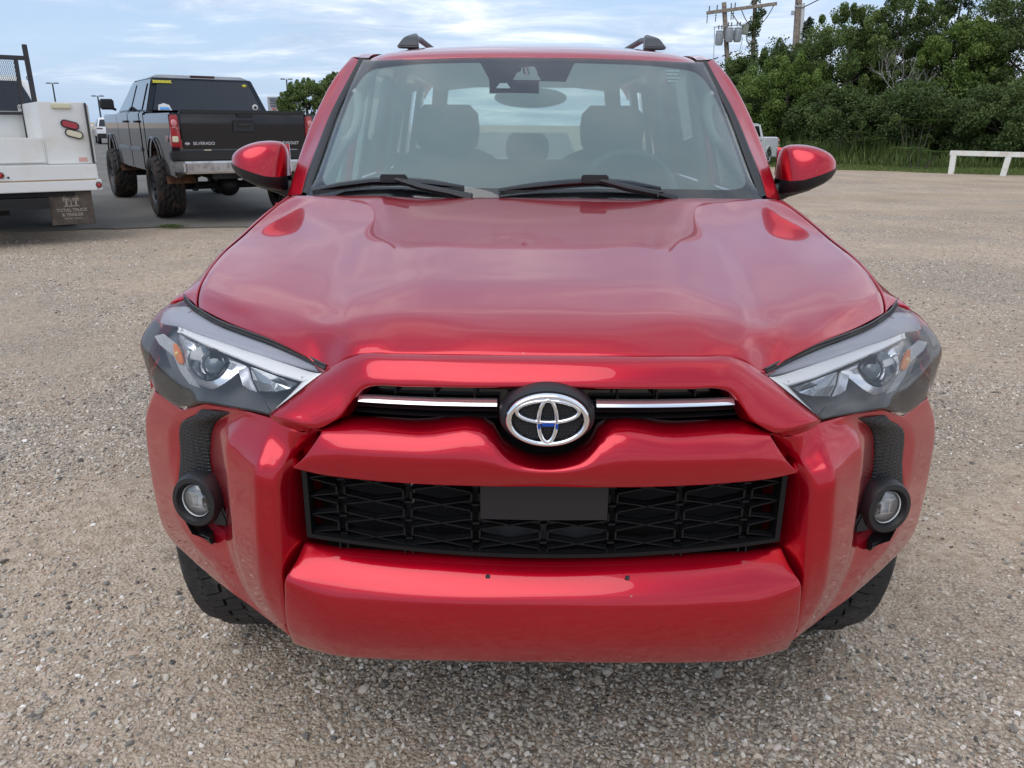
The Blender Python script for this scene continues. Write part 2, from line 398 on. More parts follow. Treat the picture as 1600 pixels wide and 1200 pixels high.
# wheel-packed brown tracks further off on the right
sp = nd(t, 'ShaderNodeSeparateXYZ'); t.links.new(pos, sp.inputs[0])
wv = nd(t, 'ShaderNodeTexNoise'); mp = nd(t, 'ShaderNodeMapping'); mp.inputs['Scale'].default_value = (.10, .62, 1); mp.inputs['Rotation'].default_value = (0, 0, -.16); t.links.new(pos, mp.inputs[0]); t.links.new(mp.outputs[0], wv.inputs[0]); wv.inputs['Scale'].default_value = 1.3; wv.inputs['Detail'].default_value = 5
far = nd(t, 'ShaderNodeMapRange'); far.inputs['From Min'].default_value = 2.5; far.inputs['From Max'].default_value = 15; t.links.new(sp.outputs[1], far.inputs[0])
trk = ramp(t, wv.outputs['Fac'], [(.47, (0, 0, 0)), (.52, (1, 1, 1))])
tm = nd(t, 'ShaderNodeMath', operation='MULTIPLY'); t.links.new(far.outputs[0], tm.inputs[0]); t.links.new(trk, tm.inputs[1])
mx = nd(t, 'ShaderNodeMath', operation='MAXIMUM'); t.links.new(tm.outputs[0], mx.inputs[0]); t.links.new(soilmask, mx.inputs[1])
col = mixc(t, mx.outputs[0], st, soil)
col = mixc(t, tm.outputs[0], col, mixc(t, .32, col, (.32, .24, .17)))
tint = ramp(t, big, [(.30, (.88, .865, .84)), (.66, (1.20, 1.17, 1.13))])
col = mixc(t, 1.0, col, tint, 'MULTIPLY')
t.links.new(col, b.inputs['Base Color']); b.inputs['Roughness'].default_value = .92; b.inputs['Specular IOR Level'].default_value = .25
def bumpn(t, h, s, d, nrm=None):
    bp = nd(t, 'ShaderNodeBump'); bp.inputs['Strength'].default_value = s; bp.inputs['Distance'].default_value = d; t.links.new(h, bp.inputs['Height'])
    if nrm: t.links.new(nrm, bp.inputs['Normal'])
    return bp.outputs[0]
ih = nd(t, 'ShaderNodeMath', operation='SUBTRACT'); ih.inputs[0].default_value = 1; t.links.new(va.outputs['Distance'], ih.inputs[1])
ib = nd(t, 'ShaderNodeMath', operation='SUBTRACT'); ib.inputs[0].default_value = 1; t.links.new(vb.outputs['Distance'], ib.inputs[1])
nr = bumpn(t, ih.outputs[0], .8, .008); nr = bumpn(t, ib.outputs[0], .6, .004, nr); nr = bumpn(t, mid, .5, .05, nr)
t.links.new(nr, b.inputs['Normal'])

def ground_height(x, y):
    return 0.0
V = []; F_ = []
xs = [-900, -300, -120, -50, -25, -12, -6, 0, 6, 12, 25, 50, 120, 300, 900]; ys = [-900, -200, -60, -25, -10, -4, 0, 5, 10, 20, 40, 80, 160, 400, 1200]
for y in ys:
    for x in xs: V.append((x, y, 0))
w_ = len(xs)
for i in range(len(ys)-1):
    for j in range(w_-1): F_.append((i*w_+j, i*w_+j+1, (i+1)*w_+j+1, (i+1)*w_+j))
gravel_lot = add_mesh('gravel_ground', V, F_, M_gravel, smooth=False); tag(gravel_lot, kind='structure')

# loose stones near the camera: points + instanced pebbles
def pebble_field():
    rng = np.random.default_rng(11)
    def zone(n, x0, x1, y0, y1, smin, smax):
        x = rng.uniform(x0, x1, n); y = rng.uniform(y0, y1, n)
        ph = np.sin(x*2.1+1.3*np.sin(y*1.7))+np.sin(y*2.6+1.1*np.sin(x*1.9)+.7)+.6*np.sin(x*5.3+y*4.1)
        keep = rng.uniform(0, 1, n) < np.clip(.52+.30*ph, .06, 1)
        x, y = x[keep], y[keep]; s = smin+(smax-smin)*rng.beta(1.15, 4.2, len(x)); return x, y, s
    Z = [zone(210000, -3.6, 3.6, .1, 3.2, .0025, .0115), zone(1500, -3.6, 3.6, .1, 3.6, .010, .019), zone(110000, -6.5, 6.5, 3.0, 7.5, .0032, .013), zone(45000, -8.5, 9.5, 7.3, 12.5, .005, .014)]
    x = np.concatenate([z[0] for z in Z]); y = np.concatenate([z[1] for z in Z]); s = np.concatenate([z[2] for z in Z])
    vis = (np.abs(x-CAM_POS[0]) < (y-CAM_POS[1])*.82+.25)
    ycut = 9.35+.0*x
    vis &= ~((y > 8.95-.06*(x+5)) & (x < -2.2))
    x, y, s = x[vis], y[vis], s[vis]; n = len(x)
    me = bpy.data.meshes.new('loose_gravel'); me.vertices.add(n)
    me.vertices.foreach_set('co', np.stack([x, y, s*.18], 1).ravel())
    a = me.attributes.new('scl', 'FLOAT_VECTOR', 'POINT')
    sc = np.stack([s*rng.uniform(.75, 1.25, n), s*rng.uniform(.6, 1.1, n), s*rng.uniform(.38, .8, n)], 1); a.data.foreach_set('vector', sc.ravel())
    a = me.attributes.new('rot', 'FLOAT_VECTOR', 'POINT')
    rt = np.stack([rng.normal(0, .35, n), rng.normal(0, .35, n), rng.uniform(0, 6.28, n)], 1); a.data.foreach_set('vector', rt.ravel())
    o = bpy.data.objects.new('loose_gravel', me); COL.objects.link(o); tag(o, kind='stuff', label='loose beige and grey gravel stones lying on the lot', cat='gravel')
    ms, t, b = gnodes('pebble'); oi = nd(t, 'ShaderNodeObjectInfo'); c = ramp(t, oi.outputs['Random'], STONE)
    t.links.new(c, b.inputs['Base Color']); b.inputs['Roughness'].default_value = .85; b.inputs['Specular IOR Level'].default_value = .3
    me.materials.append(ms)
    g = bpy.data.node_groups.new('pebbles', 'GeometryNodeTree'); g.interface.new_socket('Geometry', in_out='INPUT', socket_type='NodeSocketGeometry'); g.interface.new_socket('Geometry', in_out='OUTPUT', socket_type='NodeSocketGeometry')
    gi = g.nodes.new('NodeGroupInput'); go = g.nodes.new('NodeGroupOutput'); iop = g.nodes.new('GeometryNodeInstanceOnPoints')
    join = g.nodes.new('GeometryNodeGeometryToInstance')
    for k in range(5):
        ico = g.nodes.new('GeometryNodeMeshIcoSphere'); ico.inputs['Radius'].default_value = 1; ico.inputs['Subdivisions'].default_value = 2
        sp_ = g.nodes.new('GeometryNodeSetPosition'); nz = g.nodes.new('ShaderNodeTexNoise'); nz.inputs['Scale'].default_value = .75; nz.noise_dimensions = '4D'; nz.inputs['W'].default_value = k*7.3+.5; nz.inputs['Detail'].default_value = 1
        sub = g.nodes.new('ShaderNodeVectorMath'); sub.operation = 'SUBTRACT'; sub.inputs[1].default_value = (.5, .5, .5); g.links.new(nz.outputs['Color'], sub.inputs[0])
        mu = g.nodes.new('ShaderNodeVectorMath'); mu.operation = 'SCALE'; mu.inputs['Scale'].default_value = 2.2; g.links.new(sub.outputs[0], mu.inputs[0])
        g.links.new(ico.outputs['Mesh'], sp_.inputs['Geometry']); g.links.new(mu.outputs[0], sp_.inputs['Offset'])
        smn = g.nodes.new('GeometryNodeSetShadeSmooth'); smn.inputs['Shade Smooth'].default_value = False; g.links.new(sp_.outputs[0], smn.inputs[0])
        smt = g.nodes.new('GeometryNodeSetMaterial'); smt.inputs['Material'].default_value = ms; g.links.new(smn.outputs[0], smt.inputs[0])
        g.links.new(smt.outputs[0], join.inputs[0])
    iop.inputs['Pick Instance'].default_value = True
    ri = g.nodes.new('FunctionNodeRandomValue'); ri.data_type = 'INT'; ri.inputs[4].default_value = 0; ri.inputs[5].default_value = 4
    g.links.new(ri.outputs[2], iop.inputs['Instance Index'])
    a1 = g.nodes.new('GeometryNodeInputNamedAttribute'); a1.data_type = 'FLOAT_VECTOR'; a1.inputs[0].default_value = 'scl'
    a2 = g.nodes.new('GeometryNodeInputNamedAttribute'); a2.data_type = 'FLOAT_VECTOR'; a2.inputs[0].default_value = 'rot'
    e2r = g.nodes.new('FunctionNodeEulerToRotation'); g.links.new(a2.outputs[0], e2r.inputs[0])
    g.links.new(gi.outputs[0], iop.inputs['Points']); g.links.new(join.outputs[0], iop.inputs['Instance'])
    g.links.new(a1.outputs[0], iop.inputs['Scale']); g.links.new(e2r.outputs[0], iop.inputs['Rotation']); g.links.new(iop.outputs[0], go.inputs[0])
    md = o.modifiers.new('pebbles', 'NODES'); md.node_group = g
pebble_field()
# measured shape of the sport utility body: metres, half car (x across, y back from the nose, z up)
SHAPE = {"hood":[[[0.0,0.115,1.013],[0.0,0.15,1.035],[0.0,0.21,1.052],[0.0,0.34,1.073],[0.0,0.58,1.1],[0.0,0.82,1.129],[0.0,1.03,1.156],[0.0,1.275,1.185]],[[0.1539,0.118,1.0137],[0.13,0.152,1.035],[0.135,0.21,1.052],[0.14,0.34,1.072],[0.15,0.58,1.099],[0.155,0.82,1.128],[0.16,1.03,1.155],[0.16,1.278,1.185]],[[0.2712,0.135,1.0102],[0.27,0.17,1.028],[0.28,0.22,1.047],[0.29,0.33,1.066],[0.3,0.55,1.092],[0.32,0.8,1.122],[0.34,1.01,1.15],[0.36,1.283,1.182]],[[0.3376,0.147,1.0055],[0.3487,0.165,1.0181],[0.36812392508679226,0.2188708401182633,1.0334329818652581],[0.38732403668939486,0.29916490240003135,1.0484035611569282],[0.41346880612758635,0.4888117694143914,1.0697413240591191],[0.4436755793689788,0.7388976948025163,1.0992001381219707],[0.47064031943557344,1.0052180166277824,1.1338137449950005],[0.4911,1.29,1.187]],[[0.3699,0.158,0.9941],[0.3799,0.18,1.005],[0.393128225018167,0.22483239388601373,1.0253960020892794],[0.4096574375324088,0.30569590673887737,1.0414585695501264],[0.435915239302681,0.4858216633799013,1.0644049371302393],[0.46922285502227723,0.7446900473800315,1.094900047391754],[0.5007812950505174,1.020451701066,1.1317723615656285],[0.5352,1.31,1.185]],[[0.3861,0.163,0.9813],[0.39665,0.19,0.9957499999999999],[0.40698164450430563,0.23038725842612684,1.021293326361144],[0.4229363917401584,0.31217383043632574,1.0385050033781758],[0.4494182964476371,0.4881930608796188,1.0616717193489573],[0.48428604342402026,0.7504030830555906,1.093090372535884],[0.5178847343673745,1.028127184040691,1.1307296039327044],[0.5601499999999999,1.3225,1.1838000000000002]],[[0.4041,0.17,0.9678],[0.4134,0.2,0.9865],[0.42083506399044424,0.23594212296623995,1.0171906506330082],[0.43621534594790806,0.3186517541337741,1.035551437206225],[0.4629213535925932,0.49056445837933627,1.0589385015676755],[0.49934923182576324,0.7561161187311496,1.091280697680014],[0.5349881736842316,1.035802667015382,1.12968684629978],[0.5851,1.335,1.1826]],[[0.4584,0.212,0.98],[0.4693,0.245,0.9976],[0.4808014975180043,0.2895487439286484,1.015850181711551],[0.49502214589491256,0.3646337776847197,1.033771299989531],[0.5257263950034703,0.5415758636898704,1.0586772846651107],[0.5637832472754978,0.8084432944740585,1.092603564748949],[0.6004682355672858,1.0900908646633605,1.1301127962254591],[0.6398,1.35,1.1809]],[[0.5443,0.285,0.9927],[0.5588,0.32,1.0061],[0.5740331855401882,0.3694316343425794,1.0183110588635402],[0.5906556796011224,0.4526139868215977,1.0356690735174297],[0.6205552373809471,0.6437911481554461,1.0647080970687834],[0.6595617482416744,0.9249826336412004,1.10049776718244],[0.6833817390620799,1.1660280131579044,1.132101275026854],[0.6988,1.38,1.1779]],[[0.6754,0.41,0.9958],[0.6894,0.445,1.0065],[0.693821968085614,0.4706798643017993,1.0237014847339525],[0.7082956961521772,0.5549743345639875,1.0411846126384487],[0.7339693902284932,0.7303376746954673,1.0661658023590357],[0.7654216878242691,1.0135558537368419,1.1018857526233081],[0.775823809857417,1.2320830353261707,1.1299200327528938],[0.7578,1.405,1.1754]],[[0.7831,0.525,1.0005],[0.7953,0.56,1.0123],[0.8043,0.6,1.0283],[0.8153,0.67,1.0443],[0.8287,0.82,1.0704],[0.8314,1.03,1.0983],[0.8224,1.21,1.1339],[0.8042,1.42,1.1738]]],
"fender":[[[0.7955,0.54,1.0016],[0.8072,0.575,1.012],[0.8183,0.62,1.0273],[0.8293,0.69,1.0437],[0.8427,0.84,1.0705],[0.8455,1.05,1.0983],[0.8333,1.22,1.1347],[0.8156,1.43,1.1729]],[[0.8419,0.6,1.0079],[0.8461,0.62,1.0146],[0.8536,0.66,1.0206],[0.8568,0.72,1.0314],[0.8597,0.86,1.0604],[0.8584,1.06,1.0951],[0.8498,1.24,1.1305],[0.8398,1.46,1.1639]],[[0.872,0.6,1.0],[0.872,0.62,1.005],[0.872,0.66,1.008],[0.872,0.72,1.014],[0.872,0.86,1.035],[0.872,1.06,1.065],[0.872,1.23,1.09],[0.872,1.45,1.11]],[[0.9,0.6,0.95],[0.903,0.62,0.955],[0.908,0.66,0.96],[0.912,0.72,0.965],[0.916,0.86,0.975],[0.918,1.06,0.99],[0.918,1.23,1.0],[0.918,1.45,1.0]],[[0.934,0.6,0.9],[0.934,0.62,0.905],[0.934,0.66,0.91],[0.934,0.72,0.915],[0.934,0.86,0.92],[0.934,1.06,0.92],[0.934,1.23,0.915],[0.934,1.45,0.9]],[[0.955,0.6,0.845],[0.958,0.63,0.855],[0.96,0.68,0.868],[0.962,0.74,0.88],[0.963,0.9,0.885],[0.962,1.08,0.87],[0.955,1.26,0.8],[0.93,1.45,0.75]],[[0.957,0.6,0.735],[0.96,0.63,0.76],[0.962,0.68,0.8],[0.965,0.74,0.83],[0.967,0.9,0.868],[0.966,1.08,0.845],[0.96,1.24,0.755],[0.93,1.45,0.6]]],
"surround":[[[0.0,0.112,1.0126],[0.1538,0.116,1.0113],[0.271,0.133,1.0077],[0.335,0.145,1.0031],[0.3688,0.157,0.9907],[0.4011,0.168,0.9697],[0.4471,0.165,0.9375],[0.4917,0.15,0.9016],[0.5174,0.145,0.8801],[0.4903,0.13,0.8656],[0.4583,0.12,0.8578]],[[0.0,0.088,1.0062],[0.15,0.093,1.0045],[0.2653,0.108,1.0014],[0.3263,0.121,0.9957],[0.3566,0.13,0.983],[0.3858,0.135,0.9628],[0.4237,0.132,0.9325],[0.4613,0.122,0.9007],[0.4858,0.12,0.8836],[0.4696,0.118,0.8731],[0.4519,0.115,0.8617]],[[0.0,0.068,0.9855],[0.1455,0.072,0.9841],[0.254,0.087,0.9794],[0.3162,0.098,0.9753],[0.3444,0.104,0.9623],[0.3664,0.104,0.9414],[0.3927,0.1,0.9156],[0.4194,0.098,0.8926],[0.4407,0.1,0.8792],[0.444,0.106,0.8717],[0.4444,0.11,0.8651]],[[0.0,0.062,0.9728],[0.1419,0.066,0.9708],[0.2516,0.082,0.9656],[0.3089,0.092,0.963],[0.3335,0.098,0.9523],[0.3531,0.098,0.9302],[0.373,0.092,0.9052],[0.395,0.092,0.8877],[0.4155,0.096,0.8747],[0.4286,0.104,0.8676],[0.4388,0.11,0.8613]]],
"midbar":[[[0.4273,0.135,0.8598],[0.3886,0.15,0.8782],[0.3319,0.145,0.8825],[0.2409,0.138,0.8816],[0.0971,0.128,0.881],[0.0803,0.122,0.8548],[0.0432,0.112,0.8311],[0.0,0.11,0.8234]],[[0.4017,0.087,0.8747],[0.3606,0.08,0.8779],[0.3065,0.068,0.8807],[0.2248,0.054,0.8811],[0.0921,0.04,0.8808],[0.0651,0.038,0.8552],[0.0357,0.036,0.8429],[0.0,0.036,0.8371]],[[0.4252,0.078,0.8406],[0.3758,0.062,0.8492],[0.3158,0.048,0.8509],[0.2289,0.034,0.8517],[0.0938,0.02,0.8482],[0.0659,0.018,0.8385],[0.0358,0.017,0.8319],[0.0,0.017,0.8299]],[[0.4593,0.085,0.8016],[0.4043,0.07,0.7963],[0.3315,0.055,0.7951],[0.2341,0.042,0.794],[0.0941,0.03,0.7956],[0.0658,0.03,0.7953],[0.0352,0.029,0.7961],[0.0,0.029,0.7965]]],
"bumper":[[[0.4651,0.13,0.6167],[0.41,0.12,0.6153],[0.3206,0.11,0.6151],[0.1829,0.1,0.6169],[0.0,0.098,0.6159]],[[0.4752,0.105,0.5951],[0.4139,0.088,0.5962],[0.3151,0.072,0.5946],[0.1799,0.06,0.5953],[0.0,0.056,0.5957]],[[0.4934,0.08,0.5622],[0.4246,0.058,0.5518],[0.3163,0.04,0.5552],[0.1777,0.026,0.5592],[0.0,0.022,0.5613]],[[0.4974,0.082,0.5294],[0.4262,0.056,0.5219],[0.317,0.036,0.527],[0.1779,0.022,0.5328],[0.0,0.018,0.5349]],[[0.5057,0.1,0.4537],[0.4313,0.068,0.4553],[0.3219,0.046,0.4625],[0.1798,0.03,0.4703],[0.0,0.026,0.4741]],[[0.5083,0.135,0.3806],[0.4272,0.1,0.3832],[0.3259,0.078,0.3907],[0.1837,0.06,0.4019],[0.0,0.056,0.4044]]],
"fascia":[[[0.385,0.13,0.872],[0.415,0.135,0.83],[0.445,0.155,0.79],[0.447,0.2,0.75],[0.447,0.21,0.7],[0.45,0.21,0.65],[0.45,0.2,0.6],[0.4,0.19,0.53],[0.44,0.19,0.39]],[[0.4448,0.122,0.8539],[0.4469,0.13,0.8221],[0.4496,0.14,0.7887],[0.455,0.155,0.7507],[0.4574,0.155,0.7025],[0.4608,0.155,0.6575],[0.4647,0.155,0.6059],[0.4793,0.15,0.5325],[0.5132,0.16,0.3715]],[[0.4624,0.118,0.8592],[0.4749,0.115,0.8282],[0.4866,0.102,0.8014],[0.4962,0.09,0.7743],[0.4989,0.086,0.7302],[0.5018,0.086,0.6833],[0.503,0.086,0.6285],[0.5078,0.095,0.5452],[0.5172,0.135,0.4008]],[[0.5073,0.138,0.8752],[0.5154,0.128,0.8456],[0.5237,0.108,0.8191],[0.5326,0.09,0.7908],[0.5373,0.088,0.7354],[0.5413,0.088,0.6818],[0.5459,0.092,0.6217],[0.5578,0.118,0.5298],[0.5346,0.15,0.4022]],[[0.5626,0.175,0.8749],[0.5912,0.185,0.8457],[0.6202,0.185,0.8078],[0.6213,0.172,0.7549],[0.6202,0.165,0.6958],[0.6213,0.165,0.6505],[0.6219,0.168,0.5938],[0.6126,0.18,0.4938],[0.5548,0.165,0.4053]],[[0.5962,0.2,0.8706],[0.6385,0.24,0.8431],[0.6835,0.28,0.7934],[0.7012,0.295,0.711],[0.6902,0.295,0.6372],[0.6823,0.285,0.5885],[0.664,0.24,0.5596],[0.6363,0.215,0.482],[0.5797,0.182,0.4104]],[[0.6888,0.262,0.8593],[0.7119,0.28,0.8343],[0.7765,0.335,0.7853],[0.7909,0.345,0.7044],[0.8104,0.345,0.6189],[0.7947,0.335,0.5526],[0.7365,0.29,0.5223],[0.6819,0.25,0.4785],[0.6133,0.205,0.4195]],[[0.7635,0.325,0.8228],[0.7909,0.345,0.8019],[0.8179,0.365,0.7566],[0.827,0.37,0.6931],[0.832,0.37,0.6223],[0.8274,0.365,0.5524],[0.7803,0.325,0.5082],[0.7283,0.29,0.471],[0.6676,0.245,0.4257]],[[0.8681,0.43,0.826],[0.9,0.45,0.7769],[0.9141,0.455,0.7243],[0.9164,0.455,0.6548],[0.9158,0.455,0.5719],[0.9139,0.46,0.4891],[0.9038,0.465,0.441],[0.8373,0.405,0.4275],[0.7608,0.34,0.4149]],[[0.925,0.57,0.822],[0.945,0.585,0.79],[0.955,0.565,0.72],[0.955,0.53,0.64],[0.945,0.505,0.56],[0.93,0.5,0.495],[0.912,0.5,0.45],[0.85,0.46,0.435],[0.775,0.4,0.425]],[[0.935,0.6,0.79],[0.945,0.62,0.77],[0.95,0.6,0.7],[0.95,0.57,0.62],[0.935,0.545,0.56],[0.915,0.53,0.5],[0.895,0.52,0.46],[0.83,0.49,0.445],[0.75,0.44,0.435]]],
"lens":[[[0.4139,0.175,0.9637],[0.4291,0.165,0.9528],[0.4624,0.152,0.9291],[0.4961,0.145,0.9033],[0.5165,0.14,0.8871]],[[0.4685,0.22,0.9725],[0.4866,0.205,0.9575],[0.5128,0.19,0.9325],[0.5419,0.172,0.9022],[0.5571,0.168,0.8828]],[[0.5401,0.28,0.9808],[0.5536,0.262,0.9686],[0.5773,0.24,0.9406],[0.6019,0.215,0.901],[0.6147,0.205,0.8772]],[[0.6239,0.355,0.9829],[0.6357,0.335,0.9716],[0.6545,0.305,0.9444],[0.682,0.27,0.8991],[0.6916,0.255,0.868]],[[0.7152,0.44,0.9859],[0.7268,0.415,0.9749],[0.7404,0.37,0.9457],[0.7507,0.325,0.8816],[0.7581,0.315,0.833]],[[0.7811,0.51,0.9935],[0.7997,0.48,0.9812],[0.8139,0.43,0.9427],[0.8125,0.38,0.8774],[0.8119,0.37,0.8287]],[[0.8128,0.55,0.9961],[0.8537,0.53,0.9837],[0.8805,0.48,0.9389],[0.8733,0.44,0.8726],[0.8607,0.425,0.8323]],[[0.8471,0.6,1.0033],[0.9019,0.585,0.9798],[0.9258,0.53,0.9298],[0.9148,0.5,0.8844],[0.8909,0.47,0.843]],[[0.865,0.64,1.0],[0.885,0.64,0.985],[0.902,0.62,0.93],[0.92,0.6,0.875],[0.932,0.585,0.845]]],
"windshield":[[[0,1.3,1.16],[0,1.42,1.265],[0,1.6,1.4],[0,1.8,1.53],[0,2.0,1.65]],[[0.25,1.315,1.16],[0.245,1.435,1.265],[0.24,1.61,1.395],[0.225,1.81,1.527],[0.215,2.005,1.649]],[[0.5,1.36,1.16],[0.49,1.475,1.258],[0.475,1.64,1.385],[0.455,1.83,1.519],[0.43,2.02,1.645]],[[0.7,1.425,1.155],[0.69,1.53,1.245],[0.668,1.68,1.363],[0.637,1.865,1.503],[0.605,2.042,1.638]],[[0.7683,1.47,1.174],[0.745,1.56,1.235],[0.727,1.72,1.355],[0.7,1.9,1.505],[0.6664,2.08,1.6394]]],
"pillar":[[[0.7738,1.475,1.1757],[0.7675,1.55,1.2233],[0.7539,1.69,1.3255],[0.7348,1.87,1.4563],[0.7026,2.0,1.559],[0.6784,2.09,1.6389]],[[0.7914,1.5,1.1735],[0.7902,1.56,1.2204],[0.7744,1.71,1.3315],[0.7519,1.87,1.4517],[0.717,2.01,1.5594],[0.6873,2.11,1.6402]],[[0.8241,1.53,1.1665],[0.8206,1.58,1.2124],[0.8129,1.74,1.3194],[0.7852,1.9,1.4542],[0.7498,2.05,1.5682],[0.7079,2.14,1.6494]],[[0.86,1.57,1.1629],[0.8518,1.61,1.2058],[0.8492,1.77,1.3138],[0.8191,1.93,1.4546],[0.7785,2.08,1.5767],[0.7329,2.19,1.6577]],[[0.862,1.62,1.15],[0.856,1.68,1.2],[0.848,1.84,1.31],[0.815,2.0,1.448],[0.772,2.13,1.565],[0.725,2.24,1.64]]],
"lamp":{"strip":[[[0.6661,0.206],[0.6248,0.1993],[0.5915,0.1905],[0.5605,0.1805],[0.5298,0.1724],[0.5001,0.1649],[0.4752,0.1589],[0.451,0.1547],[0.426,0.1539],[0.4027,0.1505],[0.3793,0.1499],[0.3539,0.148],[0.3283,0.1459],[0.3032,0.1431],[0.2792,0.1396],[0.2566,0.1343],[0.2321,0.1283],[0.2065,0.1186],[0.1828,0.1095],[0.159,0.0994],[0.1363,0.0931],[0.1106,0.0875],[0.0821,0.0806],[0.0557,0.0715],[0.031,0.0544],[0.0076,0.0317]],[[0.6289,0.2858],[0.5989,0.2905],[0.5696,0.2964],[0.5424,0.2992],[0.514,0.3031],[0.4889,0.3082],[0.4667,0.312],[0.4462,0.3169],[0.4252,0.3206],[0.4034,0.3277],[0.3819,0.3305],[0.359,0.3361],[0.3378,0.3341],[0.3132,0.3395],[0.2923,0.3378],[0.2711,0.3337],[0.2506,0.3292],[0.2256,0.32],[0.2033,0.3068],[0.18,0.2945],[0.1591,0.2743],[0.1387,0.2545],[0.1177,0.2419],[0.0917,0.2323],[0.0658,0.2248],[0.0423,0.2117]]],
"leg":[[[0.0076,0.0317],[0.0059,0.0918],[0.0049,0.1401],[0.0028,0.1909],[0.0003,0.2738],[0.0003,0.3616],[0.0005,0.4494],[0.0007,0.5142],[0.0,0.5771],[0.0,0.6419],[0.0,0.7073],[0.0,0.7959],[0.0,0.8956],[0.0008,0.9913]],[[0.0523,0.1983],[0.0507,0.2556],[0.0469,0.3284],[0.0457,0.3984],[0.0431,0.4629],[0.0409,0.5079],[0.0394,0.5523],[0.0366,0.5964],[0.0358,0.6388],[0.0344,0.6841],[0.033,0.7313],[0.0328,0.8027],[0.0326,0.8751],[0.033,0.9479]]],
"strip_band":[[[0.8991,0.0877],[0.8585,0.0556],[0.8133,0.022],[0.768,0.0],[0.6591,0.0],[0.5907,0.0006],[0.5478,0.0013],[0.5055,0.0093],[0.4721,0.0036],[0.4416,0.004],[0.4122,0.0055],[0.3833,0.0068],[0.3529,0.0053],[0.3218,0.0058],[0.2915,0.005],[0.2623,0.0052],[0.2327,0.0046],[0.2013,0.0044],[0.1713,0.0039],[0.1428,0.0015],[0.1099,0.0019],[0.0722,0.0008],[0.0363,0.001],[0.0016,0.0024]],[[0.8457,0.2294],[0.79,0.2312],[0.6798,0.1891],[0.6301,0.183],[0.5898,0.1754],[0.5539,0.165],[0.5182,0.155],[0.486,0.1484],[0.4572,0.1432],[0.4294,0.1418],[0.401,0.1401],[0.3732,0.1365],[0.3436,0.135],[0.3137,0.1323],[0.2855,0.1303],[0.2588,0.1244],[0.2295,0.1146],[0.2014,0.1032],[0.1734,0.0902],[0.1471,0.0798],[0.119,0.0702],[0.0871,0.0582],[0.0563,0.0439],[0.0257,0.0246]]],
"bowl":[[[0.375,0.4306],[0.3802,0.3978],[0.3869,0.3634],[0.3993,0.3534],[0.4051,0.3266],[0.4103,0.3032],[0.4196,0.2778],[0.4256,0.2625],[0.434,0.2464],[0.441,0.2346],[0.4499,0.225],[0.4567,0.221],[0.466,0.219],[0.4721,0.2209],[0.4801,0.2253],[0.487,0.2324],[0.4928,0.2445],[0.4996,0.2587],[0.507,0.2743],[0.5125,0.2947],[0.518,0.3133],[0.5231,0.3345],[0.5273,0.3571],[0.5314,0.38],[0.5342,0.4045],[0.538,0.4283],[0.5389,0.4505],[0.5517,0.4646],[0.5535,0.483],[0.5521,0.4993],[0.5532,0.516],[0.551,0.5313],[0.5486,0.5487],[0.5441,0.5608],[0.5406,0.5747],[0.5354,0.5886],[0.5284,0.6024],[0.5208,0.6119],[0.5111,0.6217],[0.5027,0.6284],[0.4928,0.6379],[0.4832,0.6476],[0.4741,0.653],[0.4619,0.6596],[0.4511,0.6649],[0.4395,0.6696],[0.4266,0.6713],[0.4157,0.673],[0.4052,0.6712],[0.395,0.6702],[0.3871,0.6642],[0.3794,0.6576],[0.374,0.6475],[0.3687,0.6354],[0.364,0.6226],[0.3612,0.6078],[0.3589,0.5931],[0.3576,0.5749],[0.3583,0.5583],[0.359,0.5389],[0.3606,0.5211],[0.3628,0.5016],[0.3665,0.4803],[0.3706,0.4592]],[[0.3427,0.3654],[0.3661,0.3577],[0.3846,0.3529],[0.3949,0.344],[0.4026,0.3134],[0.4103,0.2866],[0.417,0.2652],[0.4256,0.2442],[0.4334,0.2305],[0.4412,0.2193],[0.4508,0.2097],[0.4572,0.2065],[0.4667,0.2035],[0.4742,0.2043],[0.4819,0.2094],[0.4889,0.2201],[0.4969,0.2299],[0.5029,0.2431],[0.51,0.2601],[0.5167,0.2802],[0.5223,0.3016],[0.5376,0.3034],[0.5611,0.2974],[0.5949,0.2898],[0.654,0.2775],[0.6461,0.3302],[0.6223,0.392],[0.608,0.4426],[0.5966,0.4741],[0.5876,0.4977],[0.5822,0.5185],[0.577,0.5385],[0.5721,0.5562],[0.5687,0.5719],[0.564,0.5919],[0.5591,0.605],[0.5546,0.6255],[0.5451,0.6374],[0.5338,0.6484],[0.5231,0.6595],[0.5114,0.6703],[0.4975,0.6814],[0.4862,0.6928],[0.4718,0.7042],[0.4558,0.7147],[0.4362,0.7258],[0.4197,0.7382],[0.4031,0.7461],[0.3883,0.75],[0.3754,0.7371],[0.3674,0.7175],[0.359,0.703],[0.3531,0.6838],[0.3485,0.668],[0.3436,0.6488],[0.3401,0.6317],[0.3366,0.6121],[0.3333,0.5932],[0.3305,0.5716],[0.3279,0.5493],[0.3239,0.5244],[0.3181,0.4944],[0.3132,0.4528],[0.3077,0.3832]]],
"centre":[[0.4511,0.5045]],
